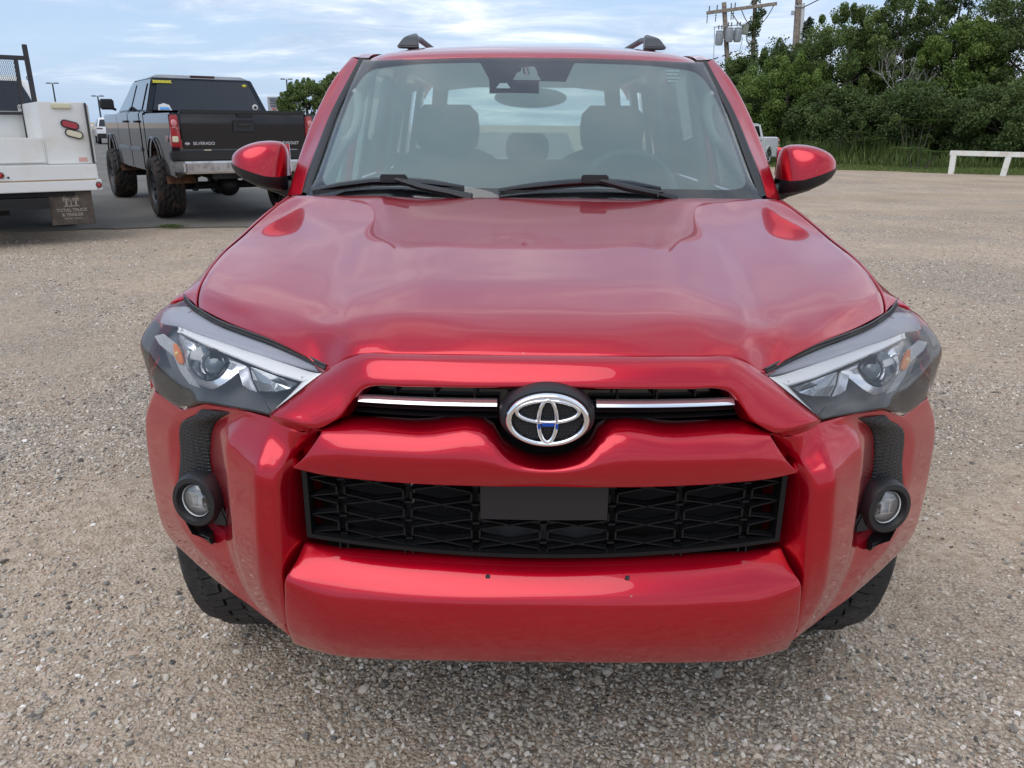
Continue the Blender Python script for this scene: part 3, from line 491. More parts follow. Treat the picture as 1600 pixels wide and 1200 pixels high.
"eye":[[[0.3815,0.429],[0.3897,0.3778],[0.4,0.3287],[0.4103,0.2861],[0.4214,0.2511],[0.4359,0.2235],[0.448,0.2093],[0.4614,0.1987],[0.4736,0.1997],[0.4867,0.2083],[0.4971,0.2239],[0.508,0.2509],[0.5184,0.2781],[0.527,0.3137],[0.5336,0.3519],[0.5395,0.3921],[0.5436,0.4298],[0.5462,0.4649],[0.5467,0.4919],[0.5448,0.516],[0.5429,0.539],[0.5371,0.561],[0.5282,0.5822],[0.5162,0.5987],[0.5038,0.6148],[0.4919,0.6267],[0.4769,0.6375],[0.461,0.6478],[0.4433,0.6538],[0.4255,0.6588],[0.4098,0.6581],[0.3954,0.6504],[0.3847,0.6381],[0.3756,0.6245],[0.3693,0.6047],[0.3661,0.5822],[0.3653,0.5574],[0.3663,0.5282],[0.3694,0.5004],[0.3751,0.4701]],[[0.3926,0.4454],[0.3998,0.4063],[0.4068,0.3685],[0.4154,0.3322],[0.4256,0.302],[0.4359,0.2789],[0.4466,0.2633],[0.458,0.2549],[0.4687,0.2542],[0.4787,0.2637],[0.4875,0.2754],[0.4971,0.2954],[0.5043,0.3195],[0.5124,0.3496],[0.518,0.3797],[0.5231,0.4123],[0.5265,0.4449],[0.5283,0.4718],[0.5285,0.4938],[0.5281,0.5152],[0.5251,0.5333],[0.5187,0.5503],[0.5127,0.5703],[0.5028,0.5827],[0.4939,0.596],[0.4835,0.607],[0.4717,0.6159],[0.4572,0.6257],[0.4442,0.6289],[0.4305,0.6315],[0.4176,0.6301],[0.4053,0.6261],[0.3961,0.6156],[0.3896,0.6039],[0.3843,0.5869],[0.3805,0.5694],[0.3795,0.549],[0.3802,0.5257],[0.3829,0.5004],[0.3871,0.4758]],[[0.4053,0.4615],[0.4105,0.4375],[0.4161,0.4075],[0.4251,0.3773],[0.4313,0.3584],[0.441,0.337],[0.4493,0.3238],[0.4569,0.3176],[0.4667,0.3164],[0.4745,0.3191],[0.4821,0.3298],[0.4887,0.3463],[0.4952,0.3629],[0.5016,0.3846],[0.5059,0.4105],[0.5098,0.4351],[0.5128,0.4605],[0.515,0.4766],[0.5141,0.4951],[0.5145,0.5121],[0.5121,0.5279],[0.506,0.5428],[0.5008,0.5576],[0.4945,0.5694],[0.4872,0.5817],[0.4788,0.59],[0.4693,0.5966],[0.4586,0.6026],[0.4477,0.6054],[0.4379,0.6068],[0.427,0.6054],[0.4181,0.6017],[0.4103,0.5937],[0.4051,0.5828],[0.4,0.5716],[0.397,0.5569],[0.396,0.5391],[0.3966,0.5222],[0.3983,0.5024],[0.4009,0.482]],[[0.4183,0.466],[0.422,0.4471],[0.4263,0.4264],[0.4328,0.4064],[0.4403,0.3846],[0.4462,0.3725],[0.4518,0.3628],[0.4609,0.3539],[0.4667,0.353],[0.4731,0.3579],[0.4797,0.363],[0.4865,0.3739],[0.4909,0.3894],[0.4949,0.4067],[0.4983,0.4259],[0.5017,0.4459],[0.5036,0.4618],[0.5055,0.4769],[0.5056,0.4921],[0.5037,0.5061],[0.5026,0.5174],[0.4993,0.5312],[0.4949,0.5431],[0.4898,0.5533],[0.4837,0.5622],[0.4769,0.571],[0.4695,0.5756],[0.4615,0.5817],[0.4524,0.5831],[0.4458,0.5828],[0.4364,0.582],[0.4304,0.5782],[0.4245,0.5715],[0.4191,0.5632],[0.4154,0.5532],[0.4128,0.542],[0.411,0.5278],[0.4111,0.5146],[0.4127,0.4988],[0.4152,0.4832]],[[0.4377,0.4755],[0.4397,0.4666],[0.442,0.4594],[0.4459,0.4503],[0.4485,0.4444],[0.4516,0.4378],[0.4562,0.4296],[0.4596,0.4278],[0.4621,0.4282],[0.4666,0.4284],[0.4711,0.429],[0.4729,0.4359],[0.4766,0.4411],[0.4776,0.4503],[0.4806,0.4576],[0.4821,0.4634],[0.4825,0.4726],[0.4836,0.4805],[0.4838,0.4881],[0.4823,0.4952],[0.482,0.5048],[0.48,0.5101],[0.4771,0.5168],[0.4749,0.5223],[0.4718,0.5274],[0.4685,0.5314],[0.4643,0.5349],[0.4612,0.5377],[0.4564,0.5383],[0.4515,0.5381],[0.4483,0.5364],[0.4447,0.5348],[0.4423,0.5305],[0.4396,0.5271],[0.4376,0.5208],[0.4359,0.5159],[0.4352,0.5068],[0.4345,0.4996],[0.4356,0.4923],[0.436,0.4835]]],
"beam":[[0.2836,0.3788],[0.241,0.3556],[0.1538,0.3043],[0.0665,0.2752],[0.0729,0.4294],[0.1201,0.5396],[0.1846,0.6112],[0.2416,0.5275]],
"fin":[[0.3166,0.4965],[0.2924,0.3959],[0.2498,0.5348],[0.1934,0.6264],[0.2307,0.6369],[0.2677,0.6183]],
"turn":[[0.8348,0.3788],[0.7627,0.3326],[0.6192,0.4488],[0.5763,0.567],[0.5253,0.6506],[0.4667,0.7462],[0.5313,0.7274],[0.6002,0.6575],[0.6461,0.5499],[0.7548,0.475]],
"amber":[[0.657,0.4289],[0.6297,0.431],[0.5981,0.499],[0.5754,0.5611],[0.5744,0.5938],[0.6051,0.5947],[0.634,0.5275]]}}
# ================================================================== the red sport utility vehicle
SUV = empty('sport_utility_vehicle', (0, 0, 0))
tag(SUV, 'shiny red sport utility vehicle parked nose-on close in front on the gravel', 'car')
A_ = SHAPE
def LR(rails): return [[list(p) for p in r] for r in rails]
def sides(fn):
    for mir in (True, False): fn(mir)

# ---- bonnet
G = surface(both(LR(A_['hood'])), cr_r=(7, 13), k=5, ks=6, e=.016)
G = curl(G, ('u0', 'u1', 'v0', 'v1'), r=.004, depth=.03)
grid_obj('hood', G, M_red, SUV)
# ---- front wings
def wing(mir):
    G = surface(LR(A_['fender']), cr_r=(1,), k=5, ks=6, e=.014)
    G = curl(G, ('u0', 'v0', 'u1', 'v1'), r=.003, depth=.025)
    grid_obj('fender', G, M_red, SUV, mirror=mir)
sides(wing)
# ---- grille surround, bar, bumper
G = surface(both_s([r[::-1] for r in LR(A_['surround'])]), cr_r=(2,), k=5, ks=5, e=.01)
G = curl(G, ('u0',), r=.004, depth=.02); G = curl(G, ('u1',), r=.004, depth=.05)
grid_obj('grille_surround', G, M_red, SUV)
G = surface(both_s(LR(A_['midbar'])), cr_r=(1,), k=7, ks=5, e=.008)
G = curl(G, ('u0', 'u1'), r=.006, depth=.05); G = curl(G, ('v0', 'v1'), r=.004, depth=.02)
grid_obj('grille_bar', G, M_red, SUV)
G = surface(both_s(LR(A_['bumper'])), k=6, ks=6)
G = curl(G, ('u0', 'u1'), r=.010, depth=.05); G = curl(G, ('v0', 'v1'), r=.007, depth=.06)
BUMP = grid_obj('bumper', G, M_red, SUV)
mb = MB()
def corner_cover(mir):
    G = facets(LR(A_['fascia']), k=4, ks=6, e=.011, cr_s=(3,), es=.004)
    G = curl(G, ('v0',), r=.002, depth=.006)
    grid_obj('bumper_corner', G, M_red, SUV, mirror=mir)
sides(corner_cover)
for x in (-.1045, .158):
    MB().lathe([(0, -.003), (.0042, -.003), (.0046, .001), (.002, .003)], 8, (x, .0555, .5955), 'Y').build('screw', M_trim, BUMP)

# ---- dark structure behind the panels
mb = MB(); mb.box((0, .86, .64), (1.30, 1.06, .50)).box((0, .30, .70), (.86, .18, .42)).box((0, .8, .93), (1.40, .9, .04)).box((0, 1.36, 1.085), (1.50, .22, .10))
mb.box((0, 1.55, .80), (1.66, .12, .62)).box((0, 3.0, .44), (1.62, 3.0, .14))
mb.build('inner_body', M_dark, SUV, smooth=False)
mb = MB(); mb.prism([(-.44, .16, .405), (.44, .16, .405), (.44, .75, .28), (-.44, .75, .28)], (0, .02, .03)); mb.build('skid_plate', M_trim, SUV)

# ---- upper grille
M_bar = mat('brushed_bar', (.88, .88, .90), .18, .85)
M_grl = mat('grille_black', (.007, .007, .008), .5, spec=.3)
def planY(x, base): return base+.26*x*x+.5*abs(x)**4
ug = MB(); n_ = 24; pts = []
xs_ = np.linspace(-.372, .372, n_+1)
for i in range(n_):
    xa, xb = xs_[i], xs_[i+1]
    ug.prism([(xa, planY(xa, .150), .975), (xb, planY(xb, .150), .975), (xb, planY(xb, .150), .86), (xa, planY(xa, .150), .86)], (0, .006, 0))
UG = ug.build('upper_grille', M_blackg, SUV, smooth=False)
def ledge(z, h, base, x0, x1, m, name, par, dep=.02, taper=0):
    mb = MB(); n = 14; xs = np.linspace(x0, x1, n+1); P_ = []
    for i, x in enumerate(xs): P_.append((x, planY(x, base), z+taper*(abs(x)-.09)))
    V = []; F = []
    for (x, y, zz) in P_: V += [(x, y+.003, zz+h/2*.2), (x, y+.009, zz+h/2), (x, y+dep, zz+h/2), (x, y+dep, zz-h/2), (x, y+.003, zz-h/2), (x, y, zz-h/2*.6)]
    for i in range(n):
        for j in range(6): F.append((i*6+j, i*6+(j+1) % 6, (i+1)*6+(j+1) % 6, (i+1)*6+j))
    F += [tuple(range(6)), tuple(n*6+j for j in range(6))[::-1]]
    mb.add(V, F); return mb.build(name, m, par, angle=40)
for s in (-1, 1):
    a, b_ = (.088, .340)
    ledge(.9345, .0105, .066, s*a, s*b_, M_bar, 'chrome_bar', UG, taper=-.022)
    ledge(.912, .008, .100, s*a, s*.362, M_black, 'grille_slat', UG, .03, -.02)
    ledge(.899, .005, .098, s*a, s*.375, M_black, 'grille_slat', UG, .03, -.015)
    ledge(.957, .005, .110, s*a, s*.33, M_black, 'grille_slat', UG, .03, -.02)
    for k in range(3):
        MB().box((s*(.13+.075*k), .125+.02*k, .945), (.003, .02, .045)).build('grille_strut', M_black, UG)

# ---- emblem: rounded oval ring holding two crossed ovals
def oval_ring(c, rx, rz, tx, tz, y0, dep, n=64, top_t=1.0):
    """raised ring, rounded section; tx / tz its width at the sides / top"""
    V = []; F = []; prof = [(-.5, 0), (-.46, .55), (-.28, .9), (0, 1.0), (.28, .9), (.46, .55), (.5, 0)]; k = len(prof)
    for i in range(n):
        a = 2*PI*i/n; ca, sa = math.cos(a), math.sin(a); w = (tx*ca*ca+tz*sa*sa)
        nx, nz = ca/rx, sa/rz; L = math.hypot(nx, nz); nx, nz = nx/L, nz/L
        for (o, h) in prof: V.append((c[0]+rx*ca+nx*o*w, y0-dep*h, c[1]+rz*sa+nz*o*w))
    for i in range(n):
        for j in range(k-1): F.append((i*k+j, ((i+1) % n)*k+j, ((i+1) % n)*k+j+1, i*k+j+1))
    return V, F
EZ = .924; mb = MB()
mb.lathe([(0, 0), (1.0, 0), (1.08, .25), (1.1, 1.0)], 48, M=Matrix(((.0765, 0, 0, 0), (0, .040, 0, .028), (0, 0, .0505, EZ), (0, 0, 0, 1))), axis='Y')
EMH = mb.build('emblem_base', M_black, SUV, angle=60)
mb = MB()
for a in ((0, EZ, .0665, .0435, .0115, .009), (0, EZ+.0165, .053, .0195, .0085, .0075), (0, EZ-.001, .0155, .0385, .0085, .0085)):
    V, F = oval_ring(a[:2], *a[2:], .024, .0085); mb.add(V, F)
mb.build('emblem', M_chrome, EMH, angle=80)
mb = MB(); mb.box((0, .0016, EZ-.001), (.022, .002, .006)); mb.build('sky_reflection', mat('sky_reflection_blue', (.03, .12, .62), .15, .7), EMH, bevel=.0008)  # blue plates added to paint the sky's reflection where the ovals cross
for s in (-1, 1): mb = MB(); mb.box((s*.0150, .0016, EZ-.004), (.0045, .002, .010)); mb.build('sky_reflection', mat('sky_reflection_blue', (.03, .12, .62), .15, .7), EMH, bevel=.0008)
mb = MB()
for i in range(-9, 10):
    for j in range(-9, 10):
        x = i*.0072+(.0036 if j % 2 else 0); z = j*.0062
        if (x/.060)**2+(z/.038)**2 < 1: mb.lathe([(.0024, .0), (.0029, -.0022), (.0021, -.0022), (.0017, 0)], 6, (x, .0258, EZ+z), 'Y')
o = mb.build('emblem_mesh', M_trim, EMH, smooth=False); o['kind'] = 'stuff'

# ---- lower grille
def lgy(x, b=.088): return b+.19*x*x
LGt, LGb = .800, .634
mb = MB()
def strip(mb, x0, x1, z0, z1, base, t=.012, n=16):
    xs = np.linspace(x0, x1, n+1); V = []; F = []
    for i, x in enumerate(xs):
        zz0 = z0(x) if callable(z0) else z0; zz1 = z1(x) if callable(z1) else z1; y = lgy(x, base)
        V += [(x, y, zz0), (x, y, zz1), (x, y+t, zz1), (x, y+t, zz0)]
    for i in range(n):
        for j in range(4): F.append((i*4+j, i*4+(j+1) % 4, (i+1)*4+(j+1) % 4, (i+1)*4+j))
    F += [(0, 1, 2, 3), tuple(n*4+j for j in (3, 2, 1, 0))]; mb.add(V, F)
zb = lambda x: .622+.018*(abs(x)/.46)**2
strip(mb, -.456, .456, zb, lambda x: zb(x)+.008, .078, .04, 24); strip(mb, -.456, .456, .792, .80, .078, .04, 24)
strip(mb, -.458, -.448, zb, .80, .078, .04, 2); strip(mb, .448, .458, zb, .80, .078, .04, 2)
LG = mb.build('lower_grille', M_grl, SUV, smooth=False)
mb = MB(); per = .1285; row = .0385
for s in (-1, 1):
    pass
cells = []
for ci in range(-4, 4):
    x0, x1 = ci*per, (ci+1)*per
    for ri in range(5):
        zc = .6275+row*(ri+.0)
        cells.append((x0, x1, zc))
def inside(x, z): return abs(x) < .452 and zb(x)+.002 < z < .80
for (x0, x1, zc) in cells:
    g = .0075; hh = row/2; xm = (x0+x1)/2; e = .0085
    ring = [(x0+g, zc-e), (xm, zc-hh), (x1-g, zc-e), (x1-g, zc+e), (xm, zc+hh), (x0+g, zc+e)]
    for i in range(6):
        (xa, za), (xb, zb2) = ring[i], ring[(i+1) % 6]
        if abs(xa) > .452: xa = math.copysign(.452, xa)
        if abs(xb) > .452: xb = math.copysign(.452, xb)
        if not (inside(xa, za) or inside(xb, zb2)) or abs(xa-xb)+abs(za-zb2) < .002: continue
        za, zb2 = max(za, zb(xa)+.003), max(zb2, zb(xb)+.003)
        ya, yb = lgy(xa, .088), lgy(xb, .088)
        mb.bar((xa, ya+.006, za), (xb, yb+.006, zb2), .0024, .012)
        mb.bar((xa, ya+.016, za), (xb, yb+.016, zb2), .0038, .010)
    if abs(x0) < .44:
        for d in (-g, g): mb.bar((x0+d, lgy(x0, .09), zc-e), (x0+d, lgy(x0, .09), zc+e), .0032, .012, up=(1, 0, 0))
        if inside(x0, zc-hh): mb.box((x0, lgy(x0, .098), zc-hh), (.013, .012, .004))
mb.build('grille_mesh', M_grl, LG, smooth=False)['kind'] = 'stuff'
mb = MB(); strip(mb, -.1185, .117, .706, .80, .072, .01, 6); mb.build('plate_blank', mat('plate_blank_plastic', (.016, .016, .019), .32), LG, smooth=False)
mb = MB(); strip(mb, -.118, .117, .62, .715, .118, .006, 6); mb.build('sensor_panel', mat('sensor_panel_plastic', (.03, .03, .034), .4), LG, smooth=False)
mb = MB(); strip(mb, -.46, .46, .60, .82, .30, .01, 8)
mb.tube([(-.2, .27, .70), (.24, .27, .70)], .012); mb.build('radiator', M_dark, SUV, smooth=False)
M_dim = mat('dull_red_bracket', (.12, .008, .012), .5)
for q_ in (((-.27, .25, .672), (.15, .02, .03)), ((.21, .24, .668), (.12, .02, .03)), ((.30, .26, .655), (.08, .02, .02))): mb = MB(); mb.box(*q_); mb.build('crash_beam', M_dim, SUV)
mb = MB(); mb.bar((-.262, .21, .64), (-.262, .21, .79), .006, .006, up=(1, 0, 0)); mb.build('grille_stay', M_satin, LG)

# ---- black textured strip and fog lamp in each bumper corner
M_bright2 = mat('bright_bowl', (.95, .95, .93), .3, .1)
M_comb = mat('honeycomb_plastic', (.012, .012, .014), .45); _t = M_comb.node_tree; _v = _t.nodes.new('ShaderNodeTexVoronoi'); _v.feature = 'DISTANCE_TO_EDGE'; _v.inputs['Scale'].default_value = 120; _v.inputs['Randomness'].default_value = .15
_c = _t.nodes.new('ShaderNodeTexCoord'); _b = _t.nodes.new('ShaderNodeBump'); _b.inputs['Strength'].default_value = 1; _b.inputs['Distance'].default_value = .006; _b.invert = True; _t.links.new(_c.outputs['Object'], _v.inputs[0]); _t.links.new(_v.outputs['Distance'], _b.inputs['Height']); _t.links.new(_b.outputs[0], _t.nodes['Principled BSDF'].inputs['Normal'])
def fog(mir):
    sx = -1 if mir else 1
    r4, r5 = A_['fascia'][5], A_['fascia'][6]
    rl = []
    for f in (.02, .10, .90, .98):
        rr = []
        for i in range(0, 5):
            a, b_ = np.array(r4[i]), np.array(r5[i]); p = a+(b_-a)*f; p[1] -= .007 if f in (.10, .90) else .002
            if i == 0: a2, b2 = np.array(r4[1]), np.array(r5[1]); p = (p+a2+(b2-a2)*f)/2; p[1] += .002
            rr.append(list(p))
        rl.append(rr)
    G = surface(rl, cr_r=(1, 2), k=4, ks=6, e=.003); G = curl(G, ('v0',), r=.003, depth=.015)
    FS = grid_obj('side_insert', G, M_comb, SUV, mirror=mir)
    # bezel
    c = Vector((sx*.730, .280, .638)); Rm = Matrix.Rotation(sx*math.radians(16), 4, 'Z') @ Matrix.Rotation(math.radians(-4), 4, 'X')
    Rm = Matrix.Translation(c) @ Rm @ Matrix.Diagonal((1, 1, 1.03, 1))
    prof = [(.034, .045), (.035, .0), (.037, -.012), (.042, -.022), (.052, -.021), (.0575, -.010), (.059, .01), (.059, .10)]
    mb = MB(); mb.lathe(prof, 40, M=Rm, axis='Y')
    BZ = mb.build('fog_lamp', M_black, SUV, angle=50)
    mb = MB()                                  # wedge running inboard and the fin below the ring
    mb.prism([(sx*.728, .262, .693), (sx*.690, .262, .668), (sx*.665, .255, .598), (sx*.668, .252, .585), (sx*.70, .262, .585)], (0, .07, 0)); mb.build('fog_bracket', M_black, BZ, bevel=.004); mb = MB()
    mb.prism([(sx*.775, .285, .588), (sx*.745, .262, .566), (sx*.706, .252, .556), (sx*.704, .255, .536), (sx*.735, .272, .546), (sx*.772, .295, .572)], (0, .06, 0))
    mb.build('fog_fin', M_black, BZ, bevel=.004)
    mb = MB(); mb.lathe([(.0, .016), (.018, .011), (.030, -.001), (.0350, -.012)], 32, M=Rm, axis='Y'); mb.build('reflector', M_bright2, BZ)
    mb = MB()
    for k, (w, z0) in enumerate(((.044, .012), (.040, -.017))): mb.box((0, .014, z0), (w, .012, .0025))
    mb.box((-.010, .012, -.006), (.0025, .012, .022)).box((.011, .012, -.006), (.0025, .012, .022))
    mb.V = [tuple(Rm @ (Vector(v)-Vector((0, .013, 0)))) for v in mb.V]; mb.build('lamp_vane', M_satin, BZ)['kind'] = 'stuff'
    mb = MB(); mb.lathe([(.0005, -.020), (.012, -.0195), (.025, -.0165), (.0345, -.010)], 32, M=Rm, axis='Y'); mb.build('lens', glass('lamp_glass', (.97, .97, .97), 1.0, .02), BZ)
sides(fog)

# ---- headlights
M_lens = glass('headlight_glass', (.99, .99, .99), .50, .008, dustc=(.45, .45, .47))
M_hsg = mat('headlight_housing', (.10, .098, .095), .38)
M_hband = mat('headlight_upper_band', (.42, .42, .48), .28, coat=.6)
M_amber = mat('amber_plastic', (.75, .20, .02), .25, coat=.6)
M_drl = mat('pearl_strip', (.97, .975, .99), .28, .0, coat=.6)
M_bright = mat('bright_reflector', (.80, .80, .82), .20, .75)
M_bowl = mat('dark_chrome', (.16, .165, .17), .15, 1.0)
M_eye = mat('projector_glass', (.12, .15, .17), .03, .0, coat=1.0)
M_pebble = mat('pebbled_silver', (.78, .78, .78), .3, .3, bump=1.0, bscale=330)
M_refl = mat('reflector_metal', (.60, .62, .64), .16, .8)
def headlight(mir):
    sx = -1 if mir else 1
    rails = LR(A_['lens'])
    L0 = surface(rails, cr_s=(1,), k=6, ks=6, e=.012)
    NL = normals(L0, orient(L0))
    nu, nv = L0.shape[:2]
    def ev(u, v, d=0.0):
        a, b_ = u*(nu-1), v*(nv-1); i, j = min(int(a), nu-2), min(int(b_), nv-2); fa, fb = a-i, b_-j
        q = lambda A: (A[i, j]*(1-fa)+A[i+1, j]*fa)*(1-fb)+(A[i, j+1]*(1-fa)+A[i+1, j+1]*fa)*fb
        return q(L0)-q(NL)*d
    # housing: lens shape pushed in, closed back along its edge
    H = L0-NL*.050; H = curl(H, ('u0', 'v0', 'v1', 'u1'), r=-.002, depth=-.046)
    HL = grid_obj('headlight', H, M_hsg, SUV, mirror=mir, sign=orient(L0))
    grid_obj('lens', curl(L0-NL*.0, ('u0', 'v0', 'v1', 'u1'), r=.0025, depth=.012), M_lens, HL, mirror=mir)
    # dark rubber gasket along the top and inner edges
    mb = MB(); path = [ev(u, 0, .004)+np.array((0, -.001, .0045)) for u in np.linspace(0, .92, 40)]
    mb.tube([(sx*p[0], p[1], p[2]) for p in path], .0042, 8, flat=.8); mb.build('gasket', M_rubber, HL)
    mb = MB(); mb.tube([(sx*p[0], p[1]+.002, p[2]+.006) for p in path], .0022, 6); mb.build('gasket_lip', M_satin if False else M_trim, HL)
    LU = A_['lamp']
    def lay(rows, d, name, m, par=HL, cu=('u0', 'u1', 'v0', 'v1'), dep=.012, angle=50):
        Gd = np.array([[ev(q[0], q[1], dd) for q, dd in zip(r, d)] for r in rows])
        sg = orient(Gd); Gd = curl(Gd, cu, r=.0008, depth=dep, sign=sg) if cu else Gd; return grid_obj(name, Gd, m, par, mirror=mir, sign=sg, angle=angle)
    def strip_rows(key, fs): A, B = LU[key]; return [[(a[0]+(b_[0]-a[0])*f, a[1]+(b_[1]-a[1])*f) for f in fs] for a, b_ in zip(A, B)]
    lay(strip_rows('strip_band', (0, .3, .7, 1)), (.006, .008, .012, .016), 'upper_band', M_hband)
    lay(strip_rows('strip', (0, .12, .5, .88, 1)), (.013, .009, .0075, .007, .0095), 'light_strip', M_drl)
    lay(strip_rows('leg', (0, .2, .6, 1)), (.010, .007, .008, .012), 'light_strip', M_drl)
    # projector: bright swept bowl rim, chrome ring, dark bowl and glass eye, all set into the lamp
    inn, outr = LU['bowl']; n = len(inn)
    rows = [[(a[0]+(b_[0]-a[0])*f, a[1]+(b_[1]-a[1])*f) for f in (0, .12, .6, 1)] for a, b_ in zip(inn+inn[:1], outr+outr[:1])]
    lay(rows, (.020, .012, .015, .020), 'bright_surround', M_bright, cu=(), angle=70)
    E_ = LU['eye']; rings = [r+r[:1] for r in [inn]]
    eye = [[ev(q[0], q[1], d) for q in (r+r[:1])] for r, d in zip((E_[0], E_[1], E_[2]), (.017, .026, .036))]
    PJ = grid_obj('projector', np.array(eye), M_bowl, HL, mirror=mir, sign=1, angle=60)
    c3 = ev(*LU['centre'][0], .030); cv = Vector((sx*c3[0], c3[1], c3[2])); vd = (Vector(CAM_POS)-cv); vd = Vector((sx*.25, -1, .35)).normalized()
    fr = vd.to_track_quat('Z', 'Y').to_matrix().to_4x4(); Rm = Matrix.Translation(cv) @ fr
    mb = MB(); mb.lathe([(.0285, -.012), (.029, .003), (.027, .0055), (.0245, .002)], 40, M=Rm); mb.build('ring', M_chrome, PJ, angle=60)
    mb = MB(); mb.lathe([(.0004, .010), (.009, .009), (.017, .005), (.0225, -.001), (.025, -.008)], 32, M=Rm); mb.build('projector_lens', M_eye, PJ)
    def conf(key, d, thick, name, m, par=HL):
        P_ = [ev(q[0], q[1], d) for q in LU[key]]; Q_ = [ev(q[0], q[1], d+thick) for q in LU[key]]; k = len(P_)
        V = [(sx*p[0], p[1], p[2]) for p in P_+Q_]; mb = MB(); mb.add(V, [tuple(range(k)), tuple(range(k, 2*k))]+[(i, (i+1) % k, k+(i+1) % k, k+i) for i in range(k)]); return mb.build(name, m, par, bevel=.0015)
    conf('fin', .013, .014, 'beam_fin', M_bright)
    conf('turn', .020, .008, 'signal_reflector', M_pebble); conf('amber', .015, .006, 'turn_signal', M_amber)
    q = np.mean([ev(q[0], q[1], .012) for q in LU['amber']], axis=0); mb = MB(); mb.ell((sx*q[0], q[1], q[2]-.003), (.007, .004, .008)); mb.build('signal_bulb', mat('bulb_orange', (.95, .50, .14), .12, coat=.8), HL)
    # high beam: a faceted bowl with vertical flutes
    bp = LU['beam']; k = len(bp); cu_, cv_ = np.mean([q[0] for q in bp]), np.mean([q[1] for q in bp]); V = []; F = []
    for r_, d in ((1, .014), (.72, .026), (.42, .036), (.2, .030)):
        for q in bp: V.append(ev(cu_+(q[0]-cu_)*r_, cv_+(q[1]-cv_)*r_, d))
    V.append(ev(cu_, cv_, .026)); V = [(sx*p[0], p[1], p[2]) for p in V]
    F = [(i*k+j, i*k+(j+1) % k, (i+1)*k+(j+1) % k, (i+1)*k+j) for i in range(3) for j in range(k)]+[(3*k+j, 3*k+(j+1) % k, 4*k) for j in range(k)]
    mb = MB(); mb.add(V, F); mb.build('high_beam', M_refl, HL, smooth=False)
sides(headlight)

# ---- windscreen, wipers, pillars, roof
M_ws = glass('windscreen_glass', (.90, .95, .94), .75, .006)
M_ws2 = glass('windscreen_haze', (.76, .90, .88), .0, .47, dustc=(.44, .56, .56))  # dust arguments hold the painted teal haze veil of an added film
WS = surface(both(LR(A_['windshield'])), k=5, ks=6)
NW = normals(WS, orient(WS)); wnu, wnv = WS.shape[:2]
def wev(u, v, d=0.0):
    a, b_ = u*(wnu-1), v*(wnv-1); i, j = min(int(a), wnu-2), min(int(b_), wnv-2); fa, fb = a-i, b_-j
    q = lambda A: (A[i, j]*(1-fa)+A[i+1, j]*fa)*(1-fb)+(A[i, j+1]*(1-fa)+A[i+1, j+1]*fa)*fb
    return q(WS)-q(NW)*d
WSO = grid_obj('windshield', WS, M_ws, SUV)
add_mesh('haze_film', *(lambda g: ([tuple(p) for p in g.reshape(-1, 3)], [(i*g.shape[1]+j, (i+1)*g.shape[1]+j, (i+1)*g.shape[1]+j+1, i*g.shape[1]+j+1) for i in range(g.shape[0]-1) for j in range(g.shape[1]-1)]))((WS-NW*.009)[1:-1]), M_ws2, WSO)  # added sheet behind the glass, its pale colour painting the haze
M_frit = mat('ceramic_band', (.018, .017, .022), .25)
# ring-shaped printed band just behind the glass
n_ = 160; inner = []; outer = []
def rrect(a, u0, u1, v0, v1, r=.12):
    ca, sa = math.cos(a), math.sin(a); p = 6.0
    k = (abs(ca)**p+abs(sa)**p)**(-1/p); return (u0+u1)/2+(u1-u0)/2*ca*k, (v0+v1)/2+(v1-v0)/2*sa*k
V = []; F = []
for i in range(n_):
    a = 2*PI*(i+.5)/n_; ca, sa = math.cos(a), math.sin(a)
    iu, iv = rrect(a, .030, .970, .118, .965); k = 1/max(abs(ca), abs(sa)); ou, ov = .5+.5*ca*k, .5+.5*sa*k
    for f in np.linspace(0, 1, 5): V.append(wev(min(max(iu+(ou-iu)*f, 0), 1), min(max(iv+(ov-iv)*f, 0), 1), .004))
for i in range(n_):
    for j in range(4): F.append((i*5+j, ((i+1) % n_)*5+j, ((i+1) % n_)*5+j+1, i*5+j+1))
add_mesh('printed_band', V, F, M_frit, WSO)
# sensor cover behind the glass at the top
def on_glass(x, z, d):
    best = min(((abs(WS[i, j, 0]-x)+abs(WS[i, j, 2]-z)), i, j) for i in range(0, wnu) for j in range(wnv)); i, j = best[1], best[2]
    p = WS[i, j]-NW[i, j]*d; sl = .46/.62; return (x, p[1]-(p[2]-z)*1.55, z)
mb = MB(); mb.prism([on_glass(x, z, .006) for x, z in ((-.205, 1.632), (-.163, 1.56), (-.160, 1.512), (.018, 1.512), (.020, 1.558), (.118, 1.555), (.158, 1.632))], (0, .012, -.004)); mb.build('sensor_cover', M_frit, WSO, smooth=False)
mb = MB(); mb.prism([on_glass(x, z, .001) for x, z in ((-.137, 1.527), (-.084, 1.527), (-.097, 1.546), (-.124, 1.546))], (0, .002, 0)); mb.build('camera_window', mat('pale_window', (.42, .52, .54), .3), WSO, smooth=False)
mb = MB(); mb.ell((-.01, 1.86, 1.497), (.135, .022, .036), 24, 12).tube([(-.01, 1.87, 1.52), (-.03, 1.92, 1.60)], .012); mb.build('rear_view_mirror', mat('mirror_shell', (.10, .11, .12), .35), SUV)
# inspection sticker, top corner on the driver's side: a few pale printed lines
mb = MB()
for k, (a, b_) in enumerate(((0, .07), (0, .06), (.004, .066), (.004, .05))):
    z = 1.60-k*.0135; p0, p1 = on_glass(.50+a*.8, z, .003), on_glass(.50+b_*.8, z, .003); mb.bar(p0, p1, .006, .001)
mb.build('sticker', mat('sticker_print', (.60, .85, .84), .5), WSO, smooth=False)
